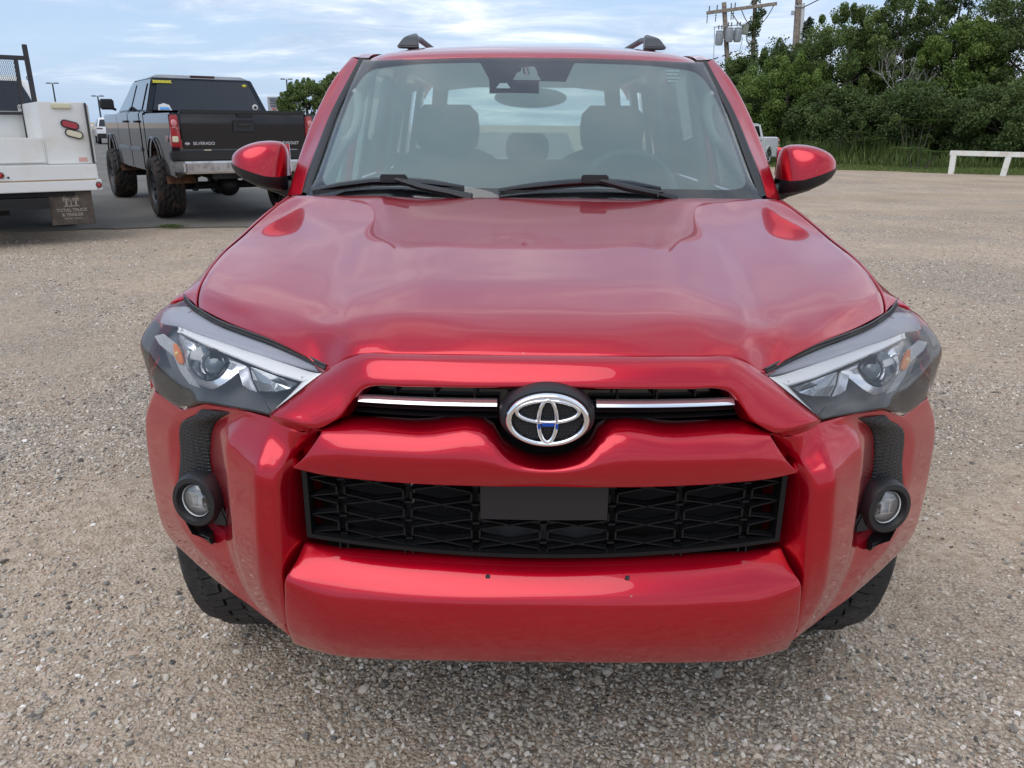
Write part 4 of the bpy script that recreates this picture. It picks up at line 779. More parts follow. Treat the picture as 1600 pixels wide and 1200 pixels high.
# cowl and wipers
mb = MB(); pts = [(x, 1.30+.22*abs(x)**2.2*.9, 1.155) for x in np.linspace(-.76, .76, 20)]
for i in range(19): mb.prism([pts[i], pts[i+1], (pts[i+1][0], pts[i+1][1]+.12, 1.185), (pts[i][0], pts[i][1]+.12, 1.185)], (0, 0, -.02))
mb.build('cowl', M_black, SUV)
def wiper(pts_blade, pts_arm):
    W = MB(); W.tube(pts_blade, [.005]+[.010]*(len(pts_blade)-2)+[.005], 8, flat=1.3); o = W.build('wiper', M_blackg, SUV)
    b2 = MB()
    for i in range(len(pts_blade)-1):
        p, q = Vector(pts_blade[i]), Vector(pts_blade[i+1]); b2.bar(p+Vector((0, -.004, -.008)), q+Vector((0, -.004, -.008)), .014, .004)
    b2.build('wiper_blade', M_rubber, o)
    a = MB(); k = len(pts_arm); a.tube(pts_arm, [.009]+[.012]*(k-2)+[.016], 8); a.build('wiper_arm', M_black, o)
    j = MB(); m_ = Vector(pts_arm[0]); j.box(m_+Vector((0, .0, .0)), (.085, .022, .026)); j.build('wiper_clip', M_black, o, bevel=.004)
wiper([(-.735, 1.435, 1.190), (-.64, 1.43, 1.207), (-.53, 1.405, 1.222), (-.44, 1.385, 1.227), (-.33, 1.355, 1.221), (-.225, 1.335, 1.211)], [(-.455, 1.37, 1.235), (-.36, 1.33, 1.211), (-.27, 1.31, 1.196), (-.20, 1.30, 1.180)])
wiper([(-.115, 1.325, 1.204), (.0, 1.33, 1.216), (.10, 1.335, 1.226), (.20, 1.345, 1.232), (.31, 1.355, 1.222), (.405, 1.365, 1.210)], [(.19, 1.335, 1.240), (.29, 1.32, 1.215), (.38, 1.32, 1.198), (.45, 1.32, 1.180)])
for x in (-.105, .395):
    MB().tube([(x-.008, 1.30, 1.188), (x-.006, 1.31, 1.202), (x+.01, 1.31, 1.204)], .003).build('washer_jet', M_black, SUV)

def pillar(mir):
    rl = LR(A_['pillar'])
    G = surface(rl[1:], k=6, ks=6); G = curl(G, ('u0',), r=.003, depth=.02)
    grid_obj('windshield_pillar', G, M_red, SUV, mirror=mir)
    T = surface([[(p[0]-.012, p[1]-.004, p[2]+.001) for p in rl[0]], [((a[0]+b_[0])/2, (a[1]+b_[1])/2-.006, (a[2]+b_[2])/2+.006) for a, b_ in zip(rl[0], rl[1])], rl[1]], k=3, ks=5)
    T = curl(T, ('u0', 'u1'), r=.001, depth=.02)
    grid_obj('windshield_trim', T, M_black, SUV, mirror=mir)
sides(pillar)
# roof
ry = [2.0, 2.03, 2.10, 2.25, 2.6, 3.2, 3.9, 4.5, 4.72]
rz = [1.650, 1.664, 1.683, 1.708, 1.741, 1.765, 1.768, 1.742, 1.70]
rails = []
for x, dz, dy in ((0, 0, 0), (.20, -.001, .004), (.40, -.006, .016), (.52, -.011, .030), (.60, -.020, .045), (.655, -.034, .075)):
    rails.append([(x*(1.0 if y > 2.1 else 1.0), y+dy*(1 if y < 2.5 else .3), z+dz*(1+.5*(z > 1.7))) for y, z in zip(ry, rz)])
G = surface(both(rails), k=5, ks=5); G = curl(G, ('v0',), r=.006, depth=.03)
ROOF = grid_obj('roof', G, M_red, SUV)
def cant(mir):
    top = [(.655, 2.15, 1.652), (.665, 2.30, 1.675), (.668, 2.6, 1.70), (.672, 3.2, 1.722), (.668, 3.9, 1.722), (.655, 4.5, 1.70), (.64, 4.72, 1.66)]
    mid = [(.690, 2.14, 1.652), (.700, 2.30, 1.680), (.708, 2.6, 1.700), (.712, 3.2, 1.716), (.708, 3.9, 1.715), (.695, 4.5, 1.69), (.67, 4.74, 1.65)]
    low = [(.733, 2.19, 1.655), (.740, 2.36, 1.672), (.742, 2.6, 1.680), (.742, 3.2, 1.690), (.738, 3.9, 1.69), (.73, 4.5, 1.67), (.70, 4.76, 1.62)]
    lo2 = [(.760, 2.19, 1.585), (.765, 2.36, 1.610), (.768, 2.6, 1.618), (.768, 3.2, 1.622), (.765, 3.9, 1.62), (.757, 4.5, 1.61), (.73, 4.78, 1.57)]
    G = surface([top, mid, low, lo2], k=5, ks=5); grid_obj('side_rail_panel', G, M_red, SUV, mirror=mir)
sides(cant)
def rack(mir):
    s = -1 if mir else 1; mb = MB()
    mb.tube([(s*.535, 2.62, 1.765), (s*.54, 2.9, 1.792), (s*.54, 3.5, 1.80), (s*.535, 4.2, 1.79), (s*.53, 4.4, 1.765)], .016, 10, flat=.8)
    R0 = mb.build('roof_rail', M_black, SUV)
    mb = MB()
    for sec in ((2.46, 4.36),):
        for y, d in ((2.50, 1), (4.42, -1)):
            mb = MB(); V = []
            for (yy, z0, z1, x0, x1) in ((y-.03*d, 1.716, 1.726, .490, .592), (y+.005*d, 1.716, 1.762, .496, .572), (y+.05*d, 1.72, 1.774, .500, .560), (y+.16*d, 1.72, 1.790, .512, .556), (y+.22*d, 1.73, 1.800, .522, .552)):
                V += [(s*x0, yy, z0), (s*x1, yy, z0), (s*(x1-.006), yy, z1), (s*(x0+.003), yy, z1)]
            F = [(0, 1, 2, 3), (16, 17, 18, 19)]+[(i*4+j, i*4+(j+1) % 4, (i+1)*4+(j+1) % 4, (i+1)*4+j) for i in range(4) for j in range(4)]
            mb.add(V, F); mb.build('rail_foot', M_trim, R0, bevel=.006)
sides(rack)

# ---- door mirrors
def side_mirror(mir):
    s = -1 if mir else 1
    # sections from inboard to outboard: (x, yc, zc, half depth, z top, z bottom)
    secs = [(.884, 1.70, .030, 1.290, 1.222), (.890, 1.695, .060, 1.330, 1.214), (.905, 1.69, .082, 1.343, 1.208), (.94, 1.685, .096, 1.345, 1.206), (.98, 1.68, .098, 1.342, 1.207), (1.02, 1.68, .090, 1.330, 1.210), (1.05, 1.685, .074, 1.314, 1.218), (1.072, 1.69, .045, 1.296, 1.234), (1.080, 1.70, .018, 1.280, 1.255)]
    rows = []; zsplit = []
    for (x, yc, hd, zt, zb_) in secs:
        zs = float(np.interp(x, (.884, .92, 1.0, 1.06, 1.08), (1.222, 1.218, 1.243, 1.262, 1.268)))
        ring = []
        for a in np.linspace(0, 1, 9):     # top half front->back: from split line over to the glass side
            th = a*PI; zc = zs; ring.append((s*x, yc-hd*math.cos(th)**1*abs(math.cos(th))**-.3 if abs(math.cos(th)) > .01 else yc, zc+(zt-zc)*math.sin(th)**.75))
        rows.append((ring, x, yc, hd, zs, zb_))
    V = []; F = []; k = 9
    for r in rows: V += r[0]
    for i in range(len(rows)-1):
        for j in range(k-1): F.append((i*k+j, i*k+j+1, (i+1)*k+j+1, (i+1)*k+j))
    F += [tuple(range(k)), tuple((len(rows)-1)*k+j for j in range(k))]
    mb = MB(); mb.add(V, F); MR = mb.build('side_mirror', M_red, SUV, angle=55)
    m2 = MR.modifiers.new('s', 'SUBSURF'); m2.levels = 2; m2.render_levels = 2
    V = []; F = []; k = 9
    for (ring, x, yc, hd, zs, zb_) in rows:
        hd2 = hd*1.01
        for a in np.linspace(0, 1, 9):
            th = a*PI; V.append((s*x, yc-hd2*(math.cos(th)*abs(math.cos(th))**-.3 if abs(math.cos(th)) > .01 else 0), zs+.001-(zs-float(np.interp(x, (.884, .92, 1.0, 1.06, 1.08), (1.170, 1.168, 1.190, 1.228, 1.25))))*math.sin(th)**.6))
    for i in range(len(rows)-1):
        for j in range(k-1): F.append((i*k+j, (i+1)*k+j, (i+1)*k+j+1, i*k+j+1))
        F.append((i*k, i*k+k-1, (i+1)*k+k-1, (i+1)*k))
    mb = MB(); mb.add(V, F); mb.build('mirror_base', M_black, MR, angle=55)
    mb = MB(); mb.tube([(s*.835, 1.70, 1.150), (s*.875, 1.695, 1.168), (s*.92, 1.69, 1.188), (s*1.0, 1.69, 1.200)], [.026, .022, .020, .012], 12, flat=1.5); mb.build('mirror_arm', M_black, MR)
    mb = MB(); mb.prism([(s*.90, 1.785, 1.23), (s*1.06, 1.77, 1.235), (s*1.05, 1.77, 1.31), (s*.90, 1.785, 1.33)], (0, .004, 0)); mb.build('mirror_glass', M_chrome, MR)
sides(side_mirror)

M_liner = mat('headliner_grey', (.62, .64, .61), .8)
M_seat = mat('seat_cloth', (.045, .048, .055), .85)
# ---- sides, doors, glass
M_tint = glass('side_glass', (.80, .86, .84), 1.0, .03)
M_tintd = glass('dark_glass', (.16, .18, .18), 1.0, .03)
prof = [(.872, 1.145), (.893, 1.09), (.914, 1.0), (.928, .90), (.93, .75), (.925, .55), (.90, .42)]
def body_side(mir):
    s = -1 if mir else 1
    def panel(name, y0, y1, arch=None, belt=None):
        ys = np.linspace(y0, y1, 6); rl = []
        for i, (x, z) in enumerate(prof):
            r = []
            for y in ys:
                zz, xx = z, x
                if arch:
                    d = arch[1]**2-(y-arch[0])**2; za = .40+math.sqrt(d) if d > 0 else 0
                    t_ = (1.145-z)/(1.145-.42); lo = max(.42, za); zz = 1.145-(1.145-lo)*t_; xx = x+.03*(za > .42)*t_
                tail = max(0, (y-4.3)/.5); r.append((xx-.10*tail*tail, y, zz))
            rl.append(r)
        G = surface(rl, k=4, ks=4); G = curl(G, ('u0', 'u1', 'v0', 'v1'), r=.003, depth=.03)
        return grid_obj(name, G, M_red, SUV, mirror=mir)
    D1 = panel('front_door', 1.465, 2.575); D2 = panel('rear_door', 2.585, 3.42); panel('rear_quarter', 3.43, 4.80, (3.72, .47))
    for dd, y in ((D1, 2.42), (D2, 3.28)):
        mb = MB(); mb.tube([(s*.925, y-.11, .995), (s*.95, y-.07, .998), (s*.95, y+.05, .998), (s*.925, y+.08, .995)], .012); mb.build('handle', M_red, dd)
    # window frames: slim uprights and glass
    def up(x0, y0, z0, x1, y1, z1, w, d, m, name, par=SUV):
        mb = MB(); mb.bar((s*x0, y0, z0), (s*x1, y1, z1), w, d, up=(0, 1, 0)); return mb.build(name, m, par, bevel=.006)
    up(.846, 2.56, 1.14, .745, 2.58, 1.63, .10, .035, M_red, 'door_frame', D1); up(.846, 3.42, 1.14, .745, 3.40, 1.64, .09, .035, M_red, 'door_frame', D2); up(.82, 4.60, 1.14, .72, 4.45, 1.62, .14, .04, M_red, 'rear_pillar')
    up(.815, 2.52, 1.10, .715, 2.55, 1.62, .09, .03, M_liner, 'pillar_trim'); up(.815, 3.42, 1.10, .715, 3.41, 1.62, .09, .03, M_liner, 'pillar_trim')
    for (ya, yb, yc, yd, mm) in ((1.72, 2.50, 2.24, 2.52, M_tint), (2.62, 3.37, 2.63, 3.36, M_tintd), (3.47, 4.52, 3.46, 4.40, M_tintd)):
        add_mesh('window', [(s*.852, ya, 1.145), (s*.852, yb, 1.145), (s*.752, yd, 1.625), (s*.752, yc, 1.60 if ya < 2 else 1.625)], [(0, 1, 2, 3)], mm, D1 if ya < 2 else (D2 if ya < 3 else SUV))
    # inside door trim and belt
    mb = MB(); mb.prism([(s*.80, 1.60, .55), (s*.80, 4.6, .55), (s*.80, 4.6, 1.13), (s*.80, 1.60, 1.13)], (s*.04, 0, 0)); mb.build('door_lining', mat('door_lining', (.06, .06, .065), .6), SUV, smooth=False)
    # A-pillar lining with its grab handle
    pl = LR(A_['pillar'])[0]; V = []
    for p in pl: V += [(s*(p[0]-.004), p[1]+.02, p[2]-.004), (s*(p[0]-.030), p[1]+.055, p[2]-.008), (s*(p[0]-.045), p[1]+.20, p[2]-.012), (s*(p[0]-.01), p[1]+.21, p[2]-.01)]
    F = [(i*4+j, i*4+j+1, (i+1)*4+j+1, (i+1)*4+j) for i in range(5) for j in range(3)]
    mb = MB(); mb.add(V, F); PT = mb.build('pillar_lining', M_liner, SUV, angle=50)
    mb = MB(); mb.tube([(s*.685, 1.93, 1.515), (s*.665, 1.93, 1.50), (s*.655, 1.90, 1.45), (s*.665, 1.86, 1.385), (s*.685, 1.83, 1.345), (s*.705, 1.80, 1.335)], [.018, .020, .018, .018, .020, .018], 10); mb.build('grab_handle', M_liner, PT)
sides(body_side)
# headliner, rear gate, glass
mb = MB(); V = []; F = []
for y, z in ((2.06, 1.628), (2.3, 1.665), (3.0, 1.69), (4.4, 1.69), (4.68, 1.65)): V += [(-.64, y, z-.03), (-.35, y, z), (.35, y, z), (.64, y, z-.03)]
F = [(i*4+j, i*4+j+1, (i+1)*4+j+1, (i+1)*4+j) for i in range(4) for j in range(3)]; mb.add(V, F); mb.build('headliner', M_liner, SUV)
mb = MB(); mb.prism([(-.80, 4.80, .60), (.80, 4.80, .60), (.80, 4.82, 1.16), (-.80, 4.82, 1.16)], (0, .05, 0)); mb.prism([(-.73, 4.82, 1.16), (-.63, 4.82, 1.16), (-.55, 4.70, 1.66), (-.66, 4.70, 1.66)], (0, .05, 0)); mb.prism([(.73, 4.82, 1.16), (.63, 4.82, 1.16), (.55, 4.70, 1.66), (.66, 4.70, 1.66)], (0, .05, 0)); mb.prism([(-.66, 4.70, 1.66), (.66, 4.70, 1.66), (.66, 4.68, 1.72), (-.66, 4.68, 1.72)], (0, .05, 0))
TG = mb.build('tailgate', M_red, SUV, smooth=False)
add_mesh('rear_window', [(-.63, 4.83, 1.16), (.63, 4.83, 1.16), (.55, 4.72, 1.66), (-.55, 4.72, 1.66)], [(0, 1, 2, 3)], M_tint, TG)
mb = MB(); mb.box((0, 4.86, .56), (1.74, .16, .24)); mb.build('rear_bumper', M_red, SUV, bevel=.03)
# dashboard, steering wheel, seats
M_dash = mat('dashboard', (.075, .085, .095), .6)
V = []; F = []; D_ = [(1.50, 1.150), (1.60, 1.165), (1.80, 1.155), (1.95, 1.12), (2.02, 1.05), (2.05, .80)]; X_ = [-.76, -.45, -.12, .12, .22, .40, .58, .76]
for i, (y, z) in enumerate(D_):
    for x in X_: V.append((x, y, z+(.028 if .2 < x < .6 and i in (2, 3) else 0)))
w_ = len(X_); F = [(i*w_+j, i*w_+j+1, (i+1)*w_+j+1, (i+1)*w_+j) for i in range(len(D_)-1) for j in range(w_-1)]
mb = MB(); mb.add(V, F); DB = mb.build('dashboard', M_dash, SUV); sm = DB.modifiers.new('s', 'SUBSURF'); sm.levels = 2; sm.render_levels = 2
Rm = Matrix.Translation((.405, 2.10, 1.125)) @ Matrix.Rotation(math.radians(-24), 4, 'X')
mb = MB(); mb.tube([Rm @ Vector((.19*math.cos(a), 0, .19*math.sin(a))) for a in np.linspace(0, 2*PI, 40, endpoint=False)], .016, 10, closed=True)
SW = mb.build('steering_wheel', mat('wheel_rim_grey', (.16, .17, .18), .4), SUV)
mb = MB(); mb.ell(Rm @ Vector((0, 0, 0)), (.075, .04, .06)); mb.bar(Rm @ Vector((-.18, 0, .02)), Rm @ Vector((.18, 0, .02)), .03, .02); mb.bar(Rm @ Vector((0, 0, 0)), Rm @ Vector((0, 0, -.18)), .03, .03, up=(1, 0, 0)); mb.build('wheel_hub', M_trim, SW)
def seat(x, y, w, zt, hw, hz0, hz1):
    mb = MB(); rings = []
    V = []; F = []; k = 16
    for (z, hw_, hd, dy) in ((.62, w*.42, .05, -.08), (.70, w*.5, .08, -.06), (.95, w*.52, .085, 0), (zt-.10, w*.47, .075, .06), (zt-.03, w*.38, .06, .075), (zt, w*.25, .035, .08)):
        for j in range(k):
            a = 2*PI*j/k; c_, s_ = math.cos(a), math.sin(a); V.append((x+hw_*math.copysign(abs(c_)**.6, c_), y+dy+hd*math.copysign(abs(s_)**.8, s_), z))
    F = [(i*k+j, i*k+(j+1) % k, (i+1)*k+(j+1) % k, (i+1)*k+j) for i in range(5) for j in range(k)]+[tuple(5*k+j for j in range(k)), tuple(range(k))[::-1]]
    mb.add(V, F); S_ = mb.build('seat', M_seat, SUV, angle=60)
    mb = MB(); V = []
    for (z, q, hd) in ((hz0, .75, .03), (hz0+.03, .95, .05), ((hz0+hz1)/2, 1.0, .06), (hz1-.04, .95, .05), (hz1, .7, .025)):
        for j in range(k):
            a = 2*PI*j/k; c_, s_ = math.cos(a), math.sin(a); V.append((x+hw*q*math.copysign(abs(c_)**.6, c_), y+.10+hd*math.copysign(abs(s_)**.8, s_), z))
    F = [(i*k+j, i*k+(j+1) % k, (i+1)*k+(j+1) % k, (i+1)*k+j) for i in range(4) for j in range(k)]+[tuple(4*k+j for j in range(k)), tuple(range(k))[::-1]]
    mb.add(V, F); mb.build('headrest', M_seat, S_, angle=60)
    for d in (-.05, .05): mb = MB(); mb.tube([(x+d, y+.09, zt-.05), (x+d, y+.10, hz0+.02)], .006); mb.build('headrest_post', M_chrome, S_)
    mb = MB(); mb.box((x, y-.28, .60), (w, .50, .16)); mb.build('seat_cushion', M_seat, S_, bevel=.04)
seat(-.395, 2.62, .58, 1.29, .155, 1.28, 1.49); seat(.395, 2.62, .58, 1.29, .155, 1.28, 1.49)
seat(-.45, 3.55, .50, 1.17, .12, 1.18, 1.33); seat(0, 3.55, .44, 1.17, .13, 1.19, 1.355); seat(.45, 3.55, .50, 1.17, .12, 1.18, 1.33)
mb = MB(); mb.tube([(-.735, 2.56, 1.35), (-.62, 2.60, 1.22), (-.55, 2.5, .9)], .012, 6, flat=.2); mb.build('seat_belt', M_seat, SUV)

# ---- wheels
def tyre_tread(R_, w, rows, nblk, depth, gap_c, gap_w, skew=0.0, zig=.25, mb=None):
    """tread blocks standing on the carcass, turning about X"""
    mb = mb or MB(); rw = w/rows
    for r in range(rows):
        xc = -w/2+rw*(r+.5); off = (r % 2)*.5; edge = r in (0, rows-1)
        for i in range(nblk):
            a0 = 2*PI*(i+off)/nblk; da = 2*PI/nblk*(1-gap_c); V = []
            for rr in (R_-depth-.01, R_-(.006 if edge else 0)):
                for (sx_, f) in ((-1, 0), (1, 0), (1, 1), (-1, 1)):
                    a = a0+da*f+skew*sx_*(1 if r < rows/2 else -1); x = xc+sx_*rw/2*(1-gap_w)+(zig*rw*.2*(1 if i % 2 else -1))
                    ro = rr-(.010 if edge and ((sx_ < 0) == (r == 0)) and rr > R_-.01 else 0)
                    V.append((x, ro*math.sin(a), ro*math.cos(a)))
            mb.add(V, [(3, 2, 1, 0), (4, 5, 6, 7), (0, 1, 5, 4), (1, 2, 6, 5), (2, 3, 7, 6), (3, 0, 4, 7)])
    return mb
def carcass(R_, w, rim, dp=.010):
    h = w/2; return [(rim, -h*.80), (rim+.012, -h*.92), ((R_+rim)/2, -h*1.03), (R_-.035, -h*.98), (R_-.006-dp, -h*.86), (R_-.001-dp, -h*.7), (R_-dp, 0), (R_-.001-dp, h*.7), (R_-.006-dp, h*.86), (R_-.035, h*.98), ((R_+rim)/2, h*1.03), (rim+.012, h*.92), (rim, h*.80)]
def make_wheel(name, R_, w, rim, root, rows=5, nblk=64, depth=.009, mt=None, ms=None, spokes=6, loc=(0, 0, 0), side=1, gc=.12, gw=.10, skew=.02, zig=.25, mrub=None):
    W = empty(name, loc, 0, root)
    mb = MB(); mb.lathe(carcass(R_, w, rim, depth+.001), 64, axis='X'); T = mb.build('tyre', mrub or M_rubber, W, angle=50)
    tyre_tread(R_, w*.86, rows, nblk, depth, gc, gw, skew, zig).build('tread', mt or M_rubber, T, smooth=False)['kind'] = 'stuff'
    s = side; mb = MB(); mb.lathe([(rim+.004, s*w*.44), (rim-.004, s*w*.46), (rim-.02, s*w*.40), (rim-.03, s*w*.1), (rim-.03, -s*w*.4)], 48, axis='X')
    mb.lathe([(.001, s*w*.30), (.05, s*w*.30), (.07, s*w*.26), (.07, 0)], 24, axis='X')
    for i in range(spokes):
        a = 2*PI*i/spokes
        for da in (-.13, .13): mb.bar((s*w*.27, .05*math.sin(a), .05*math.cos(a)), (s*w*.36, (rim-.015)*math.sin(a+da), (rim-.015)*math.cos(a+da)), .035, .03, up=(0, math.cos(a), -math.sin(a)))
    mb.build('rim', ms or M_satin, W)
    mb = MB(); mb.lathe([(.001, -s*w*.05), (rim*.8, -s*w*.05), (rim*.8, -s*w*.15)], 24, axis='X'); mb.build('brake_disc', M_trim, W)
    return W
make_wheel('wheel', .405, .262, .225, SUV, loc=(-.79, .90, .378), side=-1, rows=5, nblk=84, skew=.018, gc=.11, gw=.085, zig=.3)
make_wheel('wheel', .405, .262, .225, SUV, loc=(.79, .90, .378), side=1, rows=5, nblk=84, skew=.018, gc=.11, gw=.085, zig=.3)
make_wheel('wheel', .405, .262, .225, SUV, loc=(-.808, 3.72, .375), side=-1, nblk=40)
make_wheel('wheel', .405, .262, .225, SUV, loc=(.808, 3.72, .375), side=1, nblk=40)
def liner(mir):
    s = -1 if mir else 1
    for yc in (.92, 3.72):
        mb = MB(); V = []; F = []
        for i, a in enumerate(np.linspace(-.25, PI-.15, 18)):
            V += [(s*.64, yc+.455*math.cos(a), .40+.455*math.sin(a)), (s*(.90 if a < PI*.75 else .86), yc+.455*math.cos(a), .40+.455*math.sin(a))]
        F = [(2*i, 2*i+1, 2*i+3, 2*i+2) for i in range(17)]; mb.add(V, F); mb.build('wheel_liner', M_dark, SUV)
sides(liner)
mb = MB(); mb.tube([(-.66, .93, .33), (.66, .93, .33)], .035); mb.box((0, .95, .36), (1.0, .25, .10)); mb.build('suspension', M_dark, SUV)
# ================================================================== far side of the lot
G0 = -.03
gravel_lot.location.z = G0
bpy.data.objects['loose_gravel'].location.z = G0
def asphalt_mat():
    m, t, b = gnodes('asphalt'); geo = nd(t, 'ShaderNodeNewGeometry'); pos = geo.outputs['Position']
    def no(sc, d=5, r=.6):
        n = nd(t, 'ShaderNodeTexNoise'); n.inputs['Scale'].default_value = sc; n.inputs['Detail'].default_value = d; n.inputs['Roughness'].default_value = r; t.links.new(pos, n.inputs[0]); return n.outputs['Fac']
    c = ramp(t, no(160, 3, .7), [(.3, (.075, .07, .064)), (.55, (.135, .125, .112)), (.75, (.25, .235, .21))])
    c = mixc(t, 1.0, c, ramp(t, no(.7, 6, .6), [(.35, (.82, .82, .82)), (.65, (1.25, 1.2, 1.12))]), 'MULTIPLY')
    t.links.new(c, b.inputs['Base Color']); b.inputs['Roughness'].default_value = .9
    bp = nd(t, 'ShaderNodeBump'); bp.inputs['Strength'].default_value = .4; bp.inputs['Distance'].default_value = .01; t.links.new(no(140, 3), bp.inputs['Height']); t.links.new(bp.outputs[0], b.inputs['Normal']); return m
M_asph = asphalt_mat()
# asphalt with a ragged near edge
edge = []; rr = random.Random(3)
def edge_y(x): return 9.48+(x+7.1)*.213+(.02*x if x > -3 else 0)
xs = list(np.linspace(-40, 1.2, 230)); near = [(x, edge_y(x)+.035*math.sin(x*7)+.05*math.sin(x*2.3+1)+rr.uniform(-.03, .03), G0+.02) for x in xs]
V = near+[(9, 150, G0+.02), (-260, 150, G0+.02), (-260, edge_y(-40)-30, G0+.02)]
k = len(V); low = [(v[0], v[1], G0-.03) for v in near]
me_V = V+low; me_F = [tuple(range(k))]+[(i+1, i, k+i, k+i+1) for i in range(len(near)-1)]
o = add_mesh('asphalt_lot', me_V, me_F, M_asph, smooth=False); tag(o, kind='structure')
M_line = mat('line_paint', (.62, .62, .58), .8, vary=.25, vscale=20)
for i, (x, y) in enumerate(((-23.5, 40.5), (-20.6, 42.6), (-17.4, 44.6), (-26.6, 38.2))):
    mb = MB(); mb.prism([(x, y, G0+.024), (x+.12, y-.08, G0+.024), (x+2.9, y-5.6, G0+.024), (x+2.78, y-5.5, G0+.024)], (0, 0, .003)); o = mb.build('parking_line', M_line, smooth=False); tag(o, kind='structure')

# ------------------------------------------------------------------ grass
def foliage_mat(name, cols, trans=.25, rough=.55):
    m = bpy.data.materials.new(name); m.use_nodes = True; t = m.node_tree; b = t.nodes['Principled BSDF']
    a = t.nodes.new('ShaderNodeAttribute'); a.attribute_name = 'leaf_tone'; c = ramp(t, a.outputs['Fac'], cols)
    t.links.new(c, b.inputs['Base Color']); b.inputs['Roughness'].default_value = rough; b.inputs['Specular IOR Level'].default_value = .3
    tr = t.nodes.new('ShaderNodeBsdfTranslucent'); t.links.new(c, tr.inputs[0]); mx = t.nodes.new('ShaderNodeMixShader'); mx.inputs[0].default_value = trans
    o = [n for n in t.nodes if n.type == 'OUTPUT_MATERIAL'][0]
    t.links.new(b.outputs[0], mx.inputs[1]); t.links.new(tr.outputs[0], mx.inputs[2]); t.links.new(mx.outputs[0], o.inputs[0]); return m
M_leafA = foliage_mat('leaf_mid_green', [(0, (.055, .082, .020)), (.5, (.105, .155, .040)), (1, (.19, .25, .075))])
M_leafB = foliage_mat('leaf_dark_green', [(0, (.042, .066, .020)), (.5, (.078, .118, .034)), (1, (.14, .19, .06))])
M_leafC = foliage_mat('leaf_fresh_green', [(0, (.060, .095, .018)), (.5, (.11, .175, .034)), (1, (.20, .27, .065))])
M_cedar = foliage_mat('cedar_green', [(0, (.016, .028, .015)), (.5, (.030, .048, .026)), (1, (.055, .075, .042))], .1)
M_grass = foliage_mat('grass_blades', [(0, (.06, .09, .022)), (.5, (.12, .17, .045)), (1, (.25, .27, .09))], .3)
M_bark = mat('bark', (.10, .08, .065), .9, vary=.4, vscale=10, bump=.6, bscale=30)
M_deadw = mat('dead_wood', (.30, .27, .25), .9, vary=.3)
def quads_obj(name, P_, U_, W_, tone, m, parent=None):
    """one quad (a diamond-ish leaf) per row: centre, half-length vector, half-width vector"""
    n = len(P_); V = np.empty((n, 4, 3)); V[:, 0] = P_-U_; V[:, 1] = P_+W_-U_*.1; V[:, 2] = P_+U_; V[:, 3] = P_-W_-U_*.1
    me = bpy.data.meshes.new(name); me.vertices.add(n*4); me.vertices.foreach_set('co', V.ravel()); me.loops.add(n*4); me.loops.foreach_set('vertex_index', np.arange(n*4, dtype=np.int32))
    me.polygons.add(n); me.polygons.foreach_set('loop_start', np.arange(0, n*4, 4, dtype=np.int32)); me.polygons.foreach_set('loop_total', np.full(n, 4, dtype=np.int32))
    at = me.attributes.new('leaf_tone', 'FLOAT', 'POINT'); at.data.foreach_set('value', np.repeat(tone, 4).astype(np.float32)); me.materials.append(m); me.update(); me.validate()
    o = bpy.data.objects.new(name, me); COL.objects.link(o)
    if parent: o.parent = parent
    return o
def rdir(rng, n):
    v = rng.normal(size=(n, 3)); return v/np.linalg.norm(v, axis=1, keepdims=True)
def crown_leaves(rng, clumps, per, size, droop=.25, aspect=.55):
    """clumps: (centre, radius vector, tone)"""
    P_, U_, W_, T_ = [], [], [], []
    for (c, r, tn) in clumps:
        n = int(per*rng.uniform(.7, 1.3)); d = rdir(rng, n); rad = rng.uniform(.25, 1.0, (n, 1))**.5; p = np.array(c)+d*rad*np.array(r)
        u = rdir(rng, n); u[:, 2] -= droop; u = u+d*.5; u /= np.linalg.norm(u, axis=1, keepdims=True)
        w = np.cross(u, rdir(rng, n)+np.array([0, 0, .6])); w /= np.maximum(np.linalg.norm(w, axis=1, keepdims=True), 1e-6)
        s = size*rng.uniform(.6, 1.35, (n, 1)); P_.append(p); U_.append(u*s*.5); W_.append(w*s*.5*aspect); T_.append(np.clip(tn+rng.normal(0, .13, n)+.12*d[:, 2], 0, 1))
    return map(np.concatenate, (P_, U_, W_, T_))
